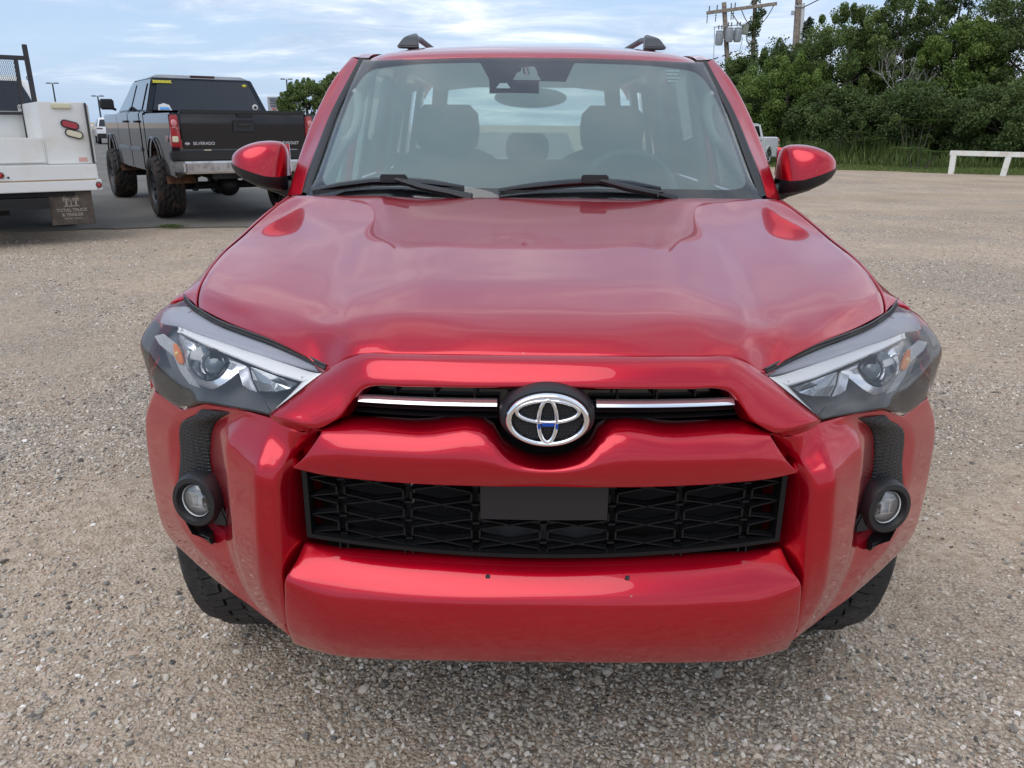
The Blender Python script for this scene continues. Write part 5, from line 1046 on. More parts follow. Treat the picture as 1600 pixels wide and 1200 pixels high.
def make_tree(name, label, cat, base, h, rx, rz, m, seed, zc=None, nclump=70, per=150, leaf=.16, lo=0, trunk_r=.14, group=None, lump=.58, fill=.3):
    rng = np.random.default_rng(seed); x, y = base; root = empty(name, (x, y, G0)); tag(root, label, cat, group)
    zc = zc if zc is not None else h-rz
    cl = []
    for i in range(nclump):
        d = rdir(rng, 1)[0]; q = rng.uniform(fill, 1.0)**.45
        c = np.array([d[0]*rx*q, d[1]*rx*q*.85, zc+d[2]*rz*q*(1 if d[2] > 0 else (zc/rz)*.9 if zc > rz else .95)])
        if c[2] < lo: c[2] = lo+rng.uniform(0, .5)
        r = rng.uniform(.55, 1.0)*lump; cl.append((c, (r, r, r*.72), rng.uniform(.2, .8)))
    for i in range(int(nclump*.35)):      # ragged tips and shoots outside the main outline
        a = rng.uniform(0, 2*PI); e = rng.uniform(-.1, 1.45); q = rng.uniform(.90, 1.07)
        c = np.array([rx*q*math.cos(a)*math.cos(e), rx*q*.85*math.sin(a)*math.cos(e), zc+rz*q*math.sin(e)]); r = lump*rng.uniform(.25, .5); cl.append((c, (r*.8, r*.8, r*1.2), rng.uniform(.4, .95)))
    P_, U_, W_, T_ = crown_leaves(rng, cl, per, leaf); quads_obj('crown', P_, U_, W_, T_, m, root)
    mb = MB(); mb.tube([(0, 0, -.1), (.05*rx, .0, h*.3), (0, .05, h*.62), (.02, 0, h*.85)], [trunk_r, trunk_r*.8, trunk_r*.5, trunk_r*.2], 7)
    for i in range(7):
        a = rng.uniform(0, 2*PI); z0 = h*rng.uniform(.2, .6); L = rx*rng.uniform(.5, .85)
        mb.tube([(0, 0, z0), (L*.5*math.cos(a), L*.5*math.sin(a), z0+h*.10), (L*math.cos(a), L*math.sin(a), z0+h*.25)], [trunk_r*.45, trunk_r*.3, trunk_r*.1], 5)
    mb.build('trunk', M_bark, root); return root
gl = [(6.5, 31), (9.7, 28.6), (11.4, 27.4), (12.6, 26.6), (13.6, 25.6), (14.6, 25.2), (16.2, 24.6), (19, 24.4), (26, 22), (45, 20), (70, 60), (6, 75), (5.5, 40)]
o = add_mesh('grass_verge', [(x, y, G0+.012) for x, y in gl], [tuple(range(len(gl)))], mat('verge_soil', (.085, .10, .035), .9, vary=.4, vscale=3), smooth=False); tag(o, kind='structure')
def grass():
    rng = np.random.default_rng(5); P_, U_, W_, T_ = [], [], [], []
    def zone(n, poly_lo, poly_hi, x0, x1, h0, h1, tone, w=.012):
        x = rng.uniform(x0, x1, n); f = rng.uniform(0, 1, n); y = poly_lo(x)+(poly_hi(x)-poly_lo(x))*f; h = rng.uniform(h0, h1, n)*(.6+.6*rng.random(n))
        base = np.stack([x, y, np.full(n, G0)+h*.5], 1); lean = rng.normal(0, .22, (n, 2)); u = np.stack([lean[:, 0]*h*.5, lean[:, 1]*h*.5, h*.5], 1)
        a = rng.uniform(0, PI, n); wv = np.stack([np.cos(a)*w*(1+h), np.sin(a)*w*(1+h), np.zeros(n)], 1); P_.append(base); U_.append(u); W_.append(wv); T_.append(np.clip(tone+rng.normal(0, .2, n), 0, 1))
    xs_ = [p[0] for p in gl[:10]]; ys_ = [p[1] for p in gl[:10]]; lo = lambda x: np.interp(x, xs_, ys_)
    zone(42000, lambda x: lo(x)+.03, lambda x: lo(x)+4.5, 6.6, 26, .04, .10, .55)
    zone(9000, lambda x: lo(x)-.45, lambda x: lo(x)+.3, 8, 26, .02, .07, .62)
    zone(9000, lambda x: lo(x)+3.6, lambda x: lo(x)+6.0, 6.6, 27, .15, .60, .40, .012)
    zone(5000, lambda x: lo(x)+4.6, lambda x: lo(x)+6.4, 9.5, 15.5, .45, .95, .30, .014)
    zone(900, lambda x: 27.0-(x-10)*.25, lambda x: 27.5-(x-10)*.25, 10.2, 12.6, .02, .05, .5)
    P2, U2, W2, T2 = map(np.concatenate, (P_, U_, W_, T_)); o = quads_obj('tall_grass', P2, U2, W2, T2, M_grass); tag(o, 'short and tall green grass growing along the foot of the thicket', 'grass', kind='stuff')
    # tufts on the joint between asphalt and gravel
    n = 260; x = -4.93+rng.normal(0, .09, n); y = 9.9+rng.normal(0, .03, n); h = rng.uniform(.02, .06, n)
    base = np.stack([x, y, G0+.02+h*.5], 1); u = np.stack([rng.normal(0, .3, n)*h*.5, rng.normal(0, .3, n)*h*.5, h*.5], 1); a = rng.uniform(0, PI, n)
    o = quads_obj('weed_tuft', base, u, np.stack([np.cos(a)*.006, np.sin(a)*.006, np.zeros(n)], 1), np.full(n, .3), M_grass); tag(o, 'tiny green weed tuft where the asphalt meets the gravel', 'weed')
grass()

# ------------------------------------------------------------------ thicket on the right
TG_ = 'trees of the thicket on the right'
T_specs = [
 # name, label, cat, (x,y), h, rx, rz, mat, seed, kwargs
 ('leafy_tree', 'low bushy tree at the left end of the thicket, beneath the transformer pole', (12.6, 46.0), 4.7, 2.6, 2.2, M_leafA, 21, {}),
 ('leafy_tree', 'dark rounded tree in the thicket directly below the thick pole with the white pipe', (12.6, 39.0), 4.7, 2.3, 2.4, M_leafB, 22, {}),
 ('leafy_tree', 'broad green bush tree behind the white pickup bed and the right door mirror', (12.0, 36.2), 4.0, 2.3, 2.1, M_leafC, 23, {}),
 ('leafy_tree', 'tree with ragged top rising left of the bare grey tree', (14.6, 36.5), 6.2, 2.2, 2.9, M_leafA, 24, {}),
 ('leafy_tree', 'dark tree just behind the bare grey tree', (16.8, 36.8), 6.9, 2.2, 3.1, M_leafB, 25, {}),
 ('leafy_tree', 'bright green tree right of the bare grey tree, halfway along the thicket', (18.4, 34.0), 5.4, 1.9, 2.5, M_leafC, 26, {}),
 ('leafy_tree', 'tall tree at the middle of the thicket skyline, behind the bright green one', (19.6, 36.6), 7.6, 2.4, 3.3, M_leafA, 27, {}),
 ('leafy_tree', 'tall dark tree above the first post of the white rail', (20.9, 33.4), 7.4, 2.3, 3.3, M_leafB, 28, {}),
 ('leafy_tree', 'tall green tree above the second post of the white rail', (22.6, 32.6), 8.2, 2.5, 3.6, M_leafA, 29, {}),
 ('leafy_tree', 'rightmost tree of the thicket, cut by the picture edge', (24.6, 31.4), 8.4, 2.6, 3.7, M_leafA, 30, {}),
 ('leafy_tree', 'low dark shrub tree at the foot of the thicket, left of the white rail', (15.9, 32.6), 3.1, 2.0, 1.6, M_leafB, 31, dict(zc=1.4)),
 ('leafy_tree', 'low shadowy shrub tree right behind the first post of the white rail', (18.6, 30.2), 3.2, 2.1, 1.7, M_leafB, 32, dict(zc=1.4)),
 ('leafy_tree', 'low leafy shrub tree behind the right end of the white rail', (21.4, 29.2), 3.6, 2.2, 1.9, M_leafC, 33, dict(zc=1.5)),
 ('leafy_tree', 'low green shrub tree peeping over the tip of the right door mirror', (13.4, 34.0), 3.0, 1.9, 1.6, M_leafB, 34, dict(zc=1.3)),
]
for (nm, lab, b_, h, rx, rz, m_, sd_, kw) in T_specs:
    kw = dict(kw); kw.setdefault('zc', h*.55); make_tree(nm, lab, 'tree', b_, h, rx, h-kw.pop('zc') if False else rz, m_, sd_, zc=kw['zc'], nclump=115, per=290, leaf=.102, lo=.25, group=TG_)
def make_cedar(label, base, h, r, seed):
    rng = np.random.default_rng(seed); root = empty('cedar_tree', (*base, G0)); tag(root, label, 'tree', 'pointed cedars behind the thicket'); cl = []
    for i in range(60):
        z = h*(.25+.75*rng.random()**.8); rad = r*(1.02-z/h)*rng.uniform(.5, 1.1)+.05; a = rng.uniform(0, 2*PI); q = .16+.22*(1-z/h); cl.append((np.array([rad*math.cos(a), rad*math.sin(a), z]), (q*1.2, q*1.2, q*.9), rng.uniform(.2, .8)))
    for i in range(8): z = h*(.86+.14*i/7); cl.append((np.array([0, 0, z]), (.10, .10, .14), .5))
    P_, U_, W_, T_ = crown_leaves(rng, cl, 60, .15, -.3, .3); quads_obj('crown', P_, U_, W_, T_, M_cedar, root)
    mb = MB(); mb.tube([(0, 0, -.1), (0, 0, h*.95)], [.12, .03], 6); mb.build('trunk', M_bark, root)
make_cedar('dark pointed cedar just right of the thick pole with the white pipe', (15.05, 43.5), 6.7, 1.2, 41)
make_cedar('small pointed cedar top just left of the thick pole', (14.3, 45.0), 5.6, 1.1, 42)
make_cedar('small cedar tip low between the vine-covered pole and the thick pole', (13.3, 47.0), 5.2, 1.1, 43)
make_cedar('dark cedar tip on the skyline near the middle of the thicket', (20.2, 38.5), 8.6, 1.5, 44)
# undergrowth: one tangled mass below the trees
rng = np.random.default_rng(61); cl = []
for i in range(300):
    x = rng.uniform(9.8, 27); y0_ = np.interp(x, [9, 12, 15, 20, 27], [36.5, 34, 31.0, 29, 27.5]); y = y0_+rng.uniform(0, 2.6); z = rng.uniform(.15, 2.6); r = rng.uniform(.35, .75); cl.append((np.array([x, y, z]), (r, r, r*.7), rng.uniform(.0, .7)))
P_, U_, W_, T_ = crown_leaves(rng, cl, 210, .115); o = quads_obj('undergrowth', P_, U_, W_, T_, M_leafB); tag(o, 'dark tangled undergrowth filling the foot of the thicket', 'undergrowth', kind='stuff')
rng = np.random.default_rng(62); cl = []
for i in range(260):
    x = rng.uniform(9.0, 34); y = np.interp(x, [9, 14, 20, 34], [50, 42, 37.5, 36])+rng.uniform(0, 4); z = rng.uniform(.3, np.interp(x, [9, 14, 20, 27], [3.6, 5.6, 6.6, 7])); r = rng.uniform(.6, 1.1); cl.append((np.array([x, y, z]), (r, r, r*.8), rng.uniform(.1, .7)))
for i in range(26): r = rng.uniform(.6, .9); cl.append((np.array([rng.uniform(13.8, 17.0), rng.uniform(38.5, 41), rng.uniform(2.5, 5.6)]), (r, r, r*.8), rng.uniform(.2, .7)))
P_, U_, W_, T_ = crown_leaves(rng, cl, 200, .14); o = quads_obj('thicket_mass', P_, U_, W_, T_, M_leafB); tag(o, 'dense dark foliage deep inside the thicket behind the front trees', 'thicket', kind='stuff')
# bare grey tree
def bare_tree():
    rng = random.Random(9); mb = MB()
    def br(p, d, L, r, n):
        q = p+d*L; m_ = p+d*L*.5+Vector((rng.uniform(-1, 1), rng.uniform(-1, 1), 0))*L*.07; mb.tube([p, m_, q], [r, r*.8, r*.6], 4 if r < .02 else 5)
        if n == 0: return
        for k in range(3 if n > 1 else 2):
            nd_ = (d+Vector((rng.uniform(-.75, .75), rng.uniform(-.6, .6), rng.uniform(-.15, .55)))).normalized(); br(q, nd_, L*rng.uniform(.55, .8), r*.58, n-1)
        if n > 1: nd_ = (d+Vector((rng.uniform(-.9, .9), rng.uniform(-.5, .5), .1))).normalized(); br(m_, nd_, L*.55, r*.42, n-2)
    br(Vector((0, 0, 1.2)), Vector((-.05, 0, 1)), 1.5, .05, 4); br(Vector((.1, 0, 1.0)), Vector((.35, 0, 1)).normalized(), 1.3, .04, 4); br(Vector((0, 0, 0)), Vector((0, 0, 1)), 1.3, .07, 1)
    o = mb.build('bare_tree', M_deadw, angle=60); o.scale = (.82, .82, .9); o.location = (15.9, 33.6, G0); tag(o, 'bare grey leafless tree standing among the green thicket trees', 'tree')
bare_tree()
def sumac(label, base, h, seed, group='leafy sumac plants at the foot of the thicket'):
    rng = np.random.default_rng(seed); root = empty('sumac_plant', (*base, G0)); tag(root, label, 'plant', group); mb = MB(); P_, U_, W_ = [], [], []
    for s in range(5):
        sx, sy = rng.uniform(-.6, .6), rng.uniform(-.3, .3); top = np.array([sx*1.5, sy, h*rng.uniform(.75, 1)]); mb.tube([(sx*.5, sy, 0), tuple(top)], [.02, .012], 5)
        for l in range(9):
            a = rng.uniform(0, 2*PI); L = rng.uniform(.35, .6); d = np.array([math.cos(a), math.sin(a), rng.uniform(-.1, .35)])
            for k in range(8):
                f = (k+1)/8; c = top+d*L*f+np.array([0, 0, -.25*f*f*L])
                for sd2 in (-1, 1): w = np.cross(d, [0, 0, 1]); w /= np.linalg.norm(w); u = w*sd2*.08+d*.03; P_.append(c+u); U_.append(u); W_.append(np.cross(u, [0, 0, 1])/np.linalg.norm(u)*.022)
    n = len(P_); quads_obj('leaves', np.array(P_), np.array(U_), np.array(W_), rng.uniform(.2, .7, n), M_leafC if seed % 2 else M_leafA, root); mb.build('stem', M_bark, root)
sumac('wide sumac plant with drooping leaf fans, midway between mirror tip and white rail', (15.2, 30.4), 1.75, 71)
sumac('sumac plant low beside the tip of the right door mirror', (12.8, 31.6), 1.45, 72)
sumac('small sumac plant nearest the left end of the white rail', (13.9, 31.0), 1.1, 73)
sumac('yellowish weedy plant just left of the first rail post', (14.2, 28.0), .75, 75, None)

# white wooden rail fence
M_wwood = mat('weathered_white_wood', (.72, .70, .65), .75, dirt=(.52, .42, .31), vscale=3, bump=.5, bscale=40)
FN = empty('rail_fence', (13.9, 24.96, G0)); tag(FN, 'low white weathered wooden rail fence at the gravel edge before the thicket', 'fence')
dv = Vector((1.21, -.84, 0)); dv.normalize(); ang = math.atan2(dv.y, dv.x)
for k, tlt in zip(range(4), (.02, -.10, .03, -.02)):
    mb = MB(); mb.box((dv.x*1.48*k, dv.y*1.48*k, .28), (.165, .15, .60), rot=(0, -tlt, ang)); mb.build('post', M_wwood, FN, bevel=.012)
for a_, b_ in ((-.12, 2.22), (2.24, 4.8)):
    mb = MB(); mb.bar(dv*a_+Vector((0, 0, .65)), dv*b_+Vector((0, 0, .645)), .155, .13); mb.build('rail', M_wwood, FN, bevel=.012)

# ------------------------------------------------------------------ utility poles
M_pole = mat('pole_wood', (.27, .215, .17), .85, vary=.3, vscale=6, bump=.4, bscale=20)
M_galv = mat('galvanised_grey', (.42, .44, .46), .5, .3)
M_ins = mat('insulator_brown', (.07, .045, .035), .3)
def pole(name, label, x0, y0, x1, z1, r0=.17, r1=.12):
    root = empty(name, (x0, y0, G0)); tag(root, label, 'utility pole'); mb = MB(); mb.tube([(0, 0, -.2), (x1-x0, 0, z1)], [r0, r1], 14); mb.build('shaft', M_pole, root); return root
PA = pole('utility_pole', 'wooden pole carrying three grey transformers and the left end of the crossarm', 14.7, 55, 13.25, 9.05, .19, .15)
PB = pole('utility_pole', 'wooden pole wrapped in green vine, at the right of the crossarm', 15.86, 55.2, 15.18, 11.8)
PC = pole('utility_pole', 'thick wooden pole with a white conduit pipe, nearest of the poles', 16.1, 47.5, 15.5, 11.5, .21, .18)
mb = MB(); mb.bar((-2.57, -.2, 8.39), (1.96, -.1, 8.98), .20, .14); CA = mb.build('crossarm', M_pole, PA, bevel=.01)
def insul(par, x, y, z, L=.35, down=False):
    mb = MB(); s_ = -1 if down else 1
    for k in range(4): mb.lathe([(.02, 0), (.065, .02), (.03, .05)], 8, (x, y, z+s_*L*(k+.3)/4))
    mb.tube([(x, y, z), (x, y, z+s_*L)], .02, 6); mb.build('insulator', M_ins, par)
for x, z in ((-2.4, 8.50), (-1.9, 8.56), (-1.0, 8.68), (.35, 8.88), (-.75, 8.72)): insul(CA, x, -.18, z, .3)
for x, z in ((-2.5, 8.32), (-1.95, 8.40), (-.95, 8.52), (-.82, 8.54)): insul(CA, x, -.2, z, .55, True)
for i, (x, z) in enumerate(((-1.63, 6.95), (-1.02, 7.13), (-.45, 7.15))):
    mb = MB(); mb.lathe([(.0, 0), (.21, .0), (.235, .05), (.235, .80), (.25, .82), (.25, .86), (.0, .92)], 20, (x, -.42 if i == 1 else -.30, z-.5)); T_ = mb.build('transformer', M_galv, PA)
    mb = MB()
    for a in np.linspace(0, 2*PI, 14, endpoint=False): mb.box((x+.245*math.cos(a), (-.42 if i == 1 else -.30)+.245*math.sin(a), z-.08), (.02, .05, .6), rot=(0, 0, a+PI/2))
    mb.build('cooling_fin', M_galv, T_, smooth=False)['kind'] = 'stuff'
    mb = MB()
    for dx in (-.1, .1): mb.lathe([(.0, .42), (.05, .52), (.03, .58), (.05, .62), (.02, .72)], 8, (x+dx, -.35, z+.0))
    mb.build('bushing', M_ins, T_)['kind'] = 'stuff'
mb = MB(); mb.bar((-2.05, -.2, 7.55), (-.05, -.2, 7.72), .05); mb.bar((-1.7, -.1, 6.95), (-.4, -.1, 7.1), .08); mb.build('bracket', M_galv, PA)
mb = MB()                                   # small service hardware lower on the pole
for k, (dx, dz) in enumerate(((-1.9, 5.6), (-2.1, 5.1), (-1.7, 4.9), (-1.3, 5.8), (-1.5, 5.2), (-1.8, 4.6), (-.4, 5.9))): mb.bar((dx, -.1, dz), (dx+.35, -.1, dz+.12), .07, .05)
mb.build('service_hook', M_ins, PA)['kind'] = 'stuff'
mb = MB(); mb.box((-1.08, -.2, 7.45), (.42, .3, .62), rot=(0, .1, 0)); LB = mb.build('lamp_box', mat('lamp_box_grey', (.25, .27, .22), .6), PB, bevel=.03)
mb = MB(); mb.tube([(-.95, -.2, 7.1), (-.88, -.2, 6.75), (-.7, -.15, 6.6), (-.4, 0, 6.65)], .05, 8); mb.build('arm', M_galv, PB)
mb = MB(); mb.tube([(.26, -.1, 0), (-.20, -.1, 8.0)], .11, 12); CP = mb.build('conduit', mat('white_pipe', (.62, .62, .62), .5), PC)
mb = MB(); mb.lathe([(.20, 0), (.21, .05), (.20, .1)], 12, (-.42, 0, 7.8)); mb.box((-.72, -.1, 7.5), (.16, .1, .22)); mb.build('band', M_galv, PC)
rng = np.random.default_rng(81); cl = []
for i in range(46):
    z = rng.choice([rng.uniform(5.8, 8.2), rng.uniform(3.0, 6.0), rng.uniform(8, 9.6)], p=[.55, .25, .2]); r = rng.uniform(.18, .36)*(1.25 if 5.9 < z < 7.6 else .7); cl.append((np.array([rng.normal(0, .18)-.06*z+(.25 if z > 8 else .0), -.1+rng.normal(0, .12), z]), (r, r, r*1.3), rng.uniform(.1, .6)))
P_, U_, W_, T_ = crown_leaves(rng, cl, 50, .16); quads_obj('vine', P_, U_, W_, T_, M_leafB, PB)
def wire(label, a, b_, sag, r=.02, name='overhead_wire'):
    a, b_ = Vector(a), Vector(b_); P_ = [a.lerp(b_, t)-Vector((0, 0, sag*4*t*(1-t))) for t in np.linspace(0, 1, 18)]; mb = MB(); mb.tube(P_, r, 5); o = mb.build(name, M_ins); tag(o, label, 'wire', 'overhead wires between the poles')
wire('wire looping from the crossarm down to the vine-covered pole', (13.7, 54.8, 8.5), (15.35, 55, 7.4), .35, .03)
wire('wire drooping from the middle of the crossarm to the vine-covered pole', (14.4, 54.9, 8.6), (15.35, 55, 7.6), .25, .03)
wire('wire curving from the right tip of the crossarm to the vine-covered pole', (16.5, 55, 8.85), (15.5, 55, 7.6), .25, .03)
wire('thin wire hanging from the left transformer down the pole', (12.7, 54.7, 7.5), (12.9, 54.8, 4.5), .0, .018)
wire('thin wire bowing from the right transformer down the pole', (14.6, 54.7, 6.9), (14.2, 54.8, 5.0), .35, .018)
wire('wire reaching up and left from the thick pole', (15.6, 47.4, 7.9), (12.0, 40, 10.5), .3, .03)
wire('wire reaching up and right from the thick pole', (15.8, 47.4, 7.7), (20.5, 40, 11.2), .3, .03)

# ------------------------------------------------------------------ far left: pears, sign, lamps
make_tree('pear_tree', 'rounded green tree behind the black pickup tailgate', 'tree', (-11.9, 45.0), 3.7, 1.50, 1.35, M_leafA, 91, zc=2.25, nclump=260, per=130, leaf=.09, lo=.7, lump=.30, fill=.5, group='rounded green trees beyond the pickup')
make_tree('pear_tree', 'taller rounded green tree half hidden by the red windshield pillar', 'tree', (-10.2, 46.0), 4.15, 1.25, 1.5, M_leafA, 92, zc=2.6, nclump=240, per=130, leaf=.09, lo=.7, lump=.30, fill=.5, group='rounded green trees beyond the pickup')
def light_pole(label, x, y, h, arm, yawd=0):
    root = empty('light_pole', (x, y, G0), math.radians(yawd)); tag(root, label, 'light pole', 'parking lot light poles'); m_ = M_trim
    mb = MB(); mb.tube([(0, 0, 0), (0, 0, h)], [.10, .07], 8); mb.build('shaft', m_, root)
    for s_ in (-1, 1): mb = MB(); mb.box((s_*arm*.62, 0, h), (arm*.72, .30, .10)); mb.build('lamp_head', m_, root, bevel=.02)
light_pole('twin-headed light pole above the white truck bed', -48.3, 85, 5.16, .62)
light_pole('twin-headed light pole above the white car', -43.8, 85, 3.94, .62)
light_pole('twin-headed light pole rising beside the rounded tree', -24.0, 85, 5.7, .62)
SG = empty('roadside_sign', (-14.0, 46, G0)); tag(SG, 'grey roadside sign behind the black pickup cab', 'sign')
mb = MB(); mb.box((0, 0, 2.15), (.66, .2, 1.35)); mb.build('panel', mat('sign_grey', (.42, .41, .42), .6), SG, bevel=.02)
mb = MB()
for k, (z, w) in enumerate(((2.72, .4), (2.6, .34), (2.47, .4), (2.33, .34))): mb.box((0, -.12, z), (w, .02, .07))
mb.build('lettering', mat('sign_dark', (.12, .12, .14), .6), SG, smooth=False)['kind'] = 'stuff'
mb = MB(); mb.box((.02, -.12, 2.17), (.22, .02, .10)); mb.build('red_panel', mat('sign_red', (.55, .16, .12), .6), SG)
mb = MB(); mb.box((0, 0, .74), (.25, .15, 1.48)); mb.build('post', M_trim, SG)

# ------------------------------------------------------------------ lettering helper
def text_obj(body, size, m, parent, loc, rot, name='lettering', depth=.004, xs=1.0, bold=0.0):
    cu = bpy.data.curves.new('t', 'FONT'); cu.body = body; cu.size = size; cu.extrude = depth; cu.align_x = 'CENTER'; cu.align_y = 'CENTER'; cu.offset = bold
    to = bpy.data.objects.new('t', cu); COL.objects.link(to); dg = bpy.context.evaluated_depsgraph_get(); me = bpy.data.meshes.new_from_object(to.evaluated_get(dg)); bpy.data.objects.remove(to)
    me.name = name; me.materials.clear(); me.materials.append(m); o = bpy.data.objects.new(name, me); COL.objects.link(o); o.parent = parent; o.location = loc; o.rotation_euler = rot; o.scale = (xs, 1, 1); return o

# ------------------------------------------------------------------ pickups
M_bpaint = paint('black_paint', (.004, .005, .008), .0, .25, .55, (.16, .10, .065), dust_z=1.15, specks=False)
M_wpaint = paint('white_paint', (.80, .80, .80), .0, .4, .18, (.35, .30, .25), dust_z=1.1, specks=False)
M_lred = mat('tail_lamp_red', (.36, .008, .012), .18, coat=.8)
M_lclear = mat('lamp_clear', (.70, .66, .48), .2, coat=.6)
M_mud = mat('red_mud', (.17, .085, .05), .9, vary=.4, vscale=9)
M_dglass = mat('tinted_glass', (.012, .013, .016), .06, coat=.5)
M_muddyr = mat('muddy_rubber', (.028, .024, .022), .85, dirt=(.12, .065, .042), vscale=6)
M_blkp = mat('black_textured', (.014, .014, .015), .5)
def hull8(mb, b4, t4):
    mb.add(list(b4)+list(t4), [(3, 2, 1, 0), (4, 5, 6, 7), (0, 1, 5, 4), (1, 2, 6, 5), (2, 3, 7, 6), (3, 0, 4, 7)])
def pickup(label, loc, yaw, s, body, zb, belt, zr, tyre_r, tyre_w, wb=3.82, muddy=True, hw=.95, detail=True, mrub=None, rim=.25):
    """local frame: x right, y towards the bonnet, origin on the ground under the rear axle; zb sill height"""
    R_ = empty('pickup_truck', loc, yaw); R_.scale = (s, s, s); tag(R_, label, 'pickup truck')
    ar = tyre_r*1.0+.03; zc_ = tyre_r; za = zb+.46
    def side(y0, y1, yc=None, z0=None, z1=belt, n=12):
        z0 = zb if z0 is None else z0; pts = [(y0, z0)]
        if yc is not None:
            zt_ = za; a0 = math.asin(max(-1, min(1, (z0-zc_)/ (zt_-zc_)))) if zt_ > z0 else 0; rx_ = ar*1.0
            for k in range(n+1): a = PI-a0-(PI-2*a0)*k/n; pts.append((yc+rx_*math.cos(a), zc_+(zt_-zc_)*math.sin(a)))
        pts += [(y1, z0), (y1, z1-.03), (y1, z1), (y0, z1)]; return pts
    def slab(name, prof_, x0, x1, m_, par=R_, bev=.02):
        mb = MB(); mb.prism([(x0, y, z) for y, z in prof_], (x1-x0, 0, 0)); return mb.build(name, m_, par, bevel=bev)
    BT = belt-.03
    for sx in (-1, 1):
        slab('bed_side', side(-1.14, .60, 0.0, z1=BT), sx*hw, sx*(hw-.10), body)
        for nm, y0, y1 in (('rear_door', .93, 1.88), ('front_door', 1.90, 2.98)):
            d = slab(nm, [(y0, zb), (y1, zb), (y1, belt), (y0, belt)], sx*(hw+.005), sx*(hw-.10), body)
            mb = MB(); mb.tube([(sx*(hw+.012), y0+.08, belt-.14), (sx*(hw+.035), y0+.11, belt-.14), (sx*(hw+.035), y0+.24, belt-.14), (sx*(hw+.012), y0+.27, belt-.14)], .016); mb.build('handle', M_blkp, d)
            mb = MB(); mb.box((sx*(hw+.012), (y0+y1)/2, zb+.30), (.03, y1-y0-.03, .06)); mb.build('side_moulding', mat('moulding_grey', (.16, .17, .18), .4), d, bevel=.01)
        slab('front_fender', side(3.0, wb+.62, wb, z1=belt-.02), sx*hw, sx*(hw-.12), body)
        slab('cab_corner', [(.62, zb), (.91, zb), (.91, belt), (.62, belt)], sx*(hw), sx*(hw-.10), body)
        for yc in (0, wb):     # flares
            mb = MB(); rr_ = ar+.02; pts = [(sx*(hw+.03), yc+rr_*math.cos(a), zc_+(za+.03-zc_)*math.sin(a)) for a in np.linspace(.15, PI-.15, 16)]; mb.tube(pts, .012, 6); mb.build('wheel_flare', body, R_)
            if muddy:
                mb = MB(); V = []; F = []
                for i, a in enumerate(np.linspace(.1, PI-.1, 12)): V += [(sx*(hw-.02), yc+(ar)*math.cos(a), zc_+(za-zc_)*math.sin(a)), (sx*(hw-.40), yc+ar*math.cos(a), zc_+(za-zc_)*math.sin(a))]
                F = [(2*i, 2*i+1, 2*i+3, 2*i+2) for i in range(11)]; mb.add(V, F); mb.build('wheel_liner', M_mud, R_)
        # cab side glass + frame
        mb = MB(); hull8(mb, [(sx*(hw-.06), .66, belt), (sx*(hw-.06), 3.15, belt), (sx*(hw-.16), 3.15, belt), (sx*(hw-.16), .66, belt)], [(sx*.72, .86, zr-.05), (sx*.72, 2.35, zr-.05), (sx*.62, 2.35, zr-.05), (sx*.62, .86, zr-.05)]); CS = mb.build('cab_side', body, R_, bevel=.02)
        xo = lambda z: (hw-.06)-((hw-.06)-.72)*(z-belt)/(zr-.05-belt)+.006
        for (ya, yb, yc2, yd) in ((.98, 1.80, 1.05, 1.80), (1.92, 2.90, 1.92, 2.38)):
            z0, z1 = belt+.03, zr-.12; mb = MB(); mb.prism([(sx*xo(z0), ya, z0), (sx*xo(z0), yb, z0), (sx*xo(z1), yd, z1), (sx*xo(z1), yc2, z1)], (sx*.006, 0, 0)); mb.build('side_window', M_dglass, CS, smooth=False)
        mb = MB(); mb.box((sx*(hw+.135), 2.88, belt+.13), (.21, .10, .17)); mb.bar((sx*(hw-.02), 2.92, belt+.04), (sx*(hw+.1), 2.90, belt+.08), .04, .05); m2 = mb.build('side_mirror', M_blkp, R_, bevel=.045, seg=3)
    # roof and rear glass
    mb = MB(); hull8(mb, [(-.73, .84, zr-.06), (.73, .84, zr-.06), (.73, 2.42, zr-.06), (-.73, 2.42, zr-.06)], [(-.62, .95, zr), (.62, .95, zr), (.62, 2.25, zr), (-.62, 2.25, zr)]); mb.build('roof', body, R_, bevel=.025)
    mb = MB(); mb.prism([(-hw+.06, .60, belt-.25), (hw-.06, .60, belt-.25), (hw-.06, .64, belt), (.73, .84, zr-.05), (-.73, .84, zr-.05), (-hw+.06, .64, belt)], (0, .05, 0)); CB = mb.build('cab_back', body, R_, bevel=.012)
    mb = MB(); mb.prism([(-.80, .628, belt+.02), (.80, .628, belt+.02), (.655, .805, zr-.085), (-.655, .805, zr-.085)], (0, -.008, .002)); RW = mb.build('rear_window', M_dglass, CB, bevel=.003)
    mb = MB(); mb.box((.0, .835, zr-.022), (.36, .05, .035)); mb.build('brake_lamp', mat('dark_red_lamp', (.05, .005, .006), .3), CB, bevel=.008)
    mb = MB(); mb.prism([(-.80, 3.20, belt+.02), (.80, 3.20, belt+.02), (.64, 2.44, zr-.09), (-.64, 2.44, zr-.09)], (0, .02, .01)); mb.build('windshield', M_dglass, R_)
    mb = MB(); mb.prism([(-hw+.1, 3.2, belt-.02), (-hw+.1, wb+.55, belt-.12), (hw-.1, wb+.55, belt-.12), (hw-.1, 3.2, belt-.02)], (0, 0, .05)); mb.build('hood', body, R_, bevel=.02)
    mb = MB(); mb.box((0, wb+.60, zb+.42), (hw*2-.1, .12, .62)); FG = mb.build('front_grille', M_blkp if body is M_bpaint else body, R_, bevel=.03)
    mb = MB(); mb.box((0, wb+.70, zb+.12), (hw*2, .2, .28)); mb.build('front_bumper', M_chrome, R_, bevel=.04)
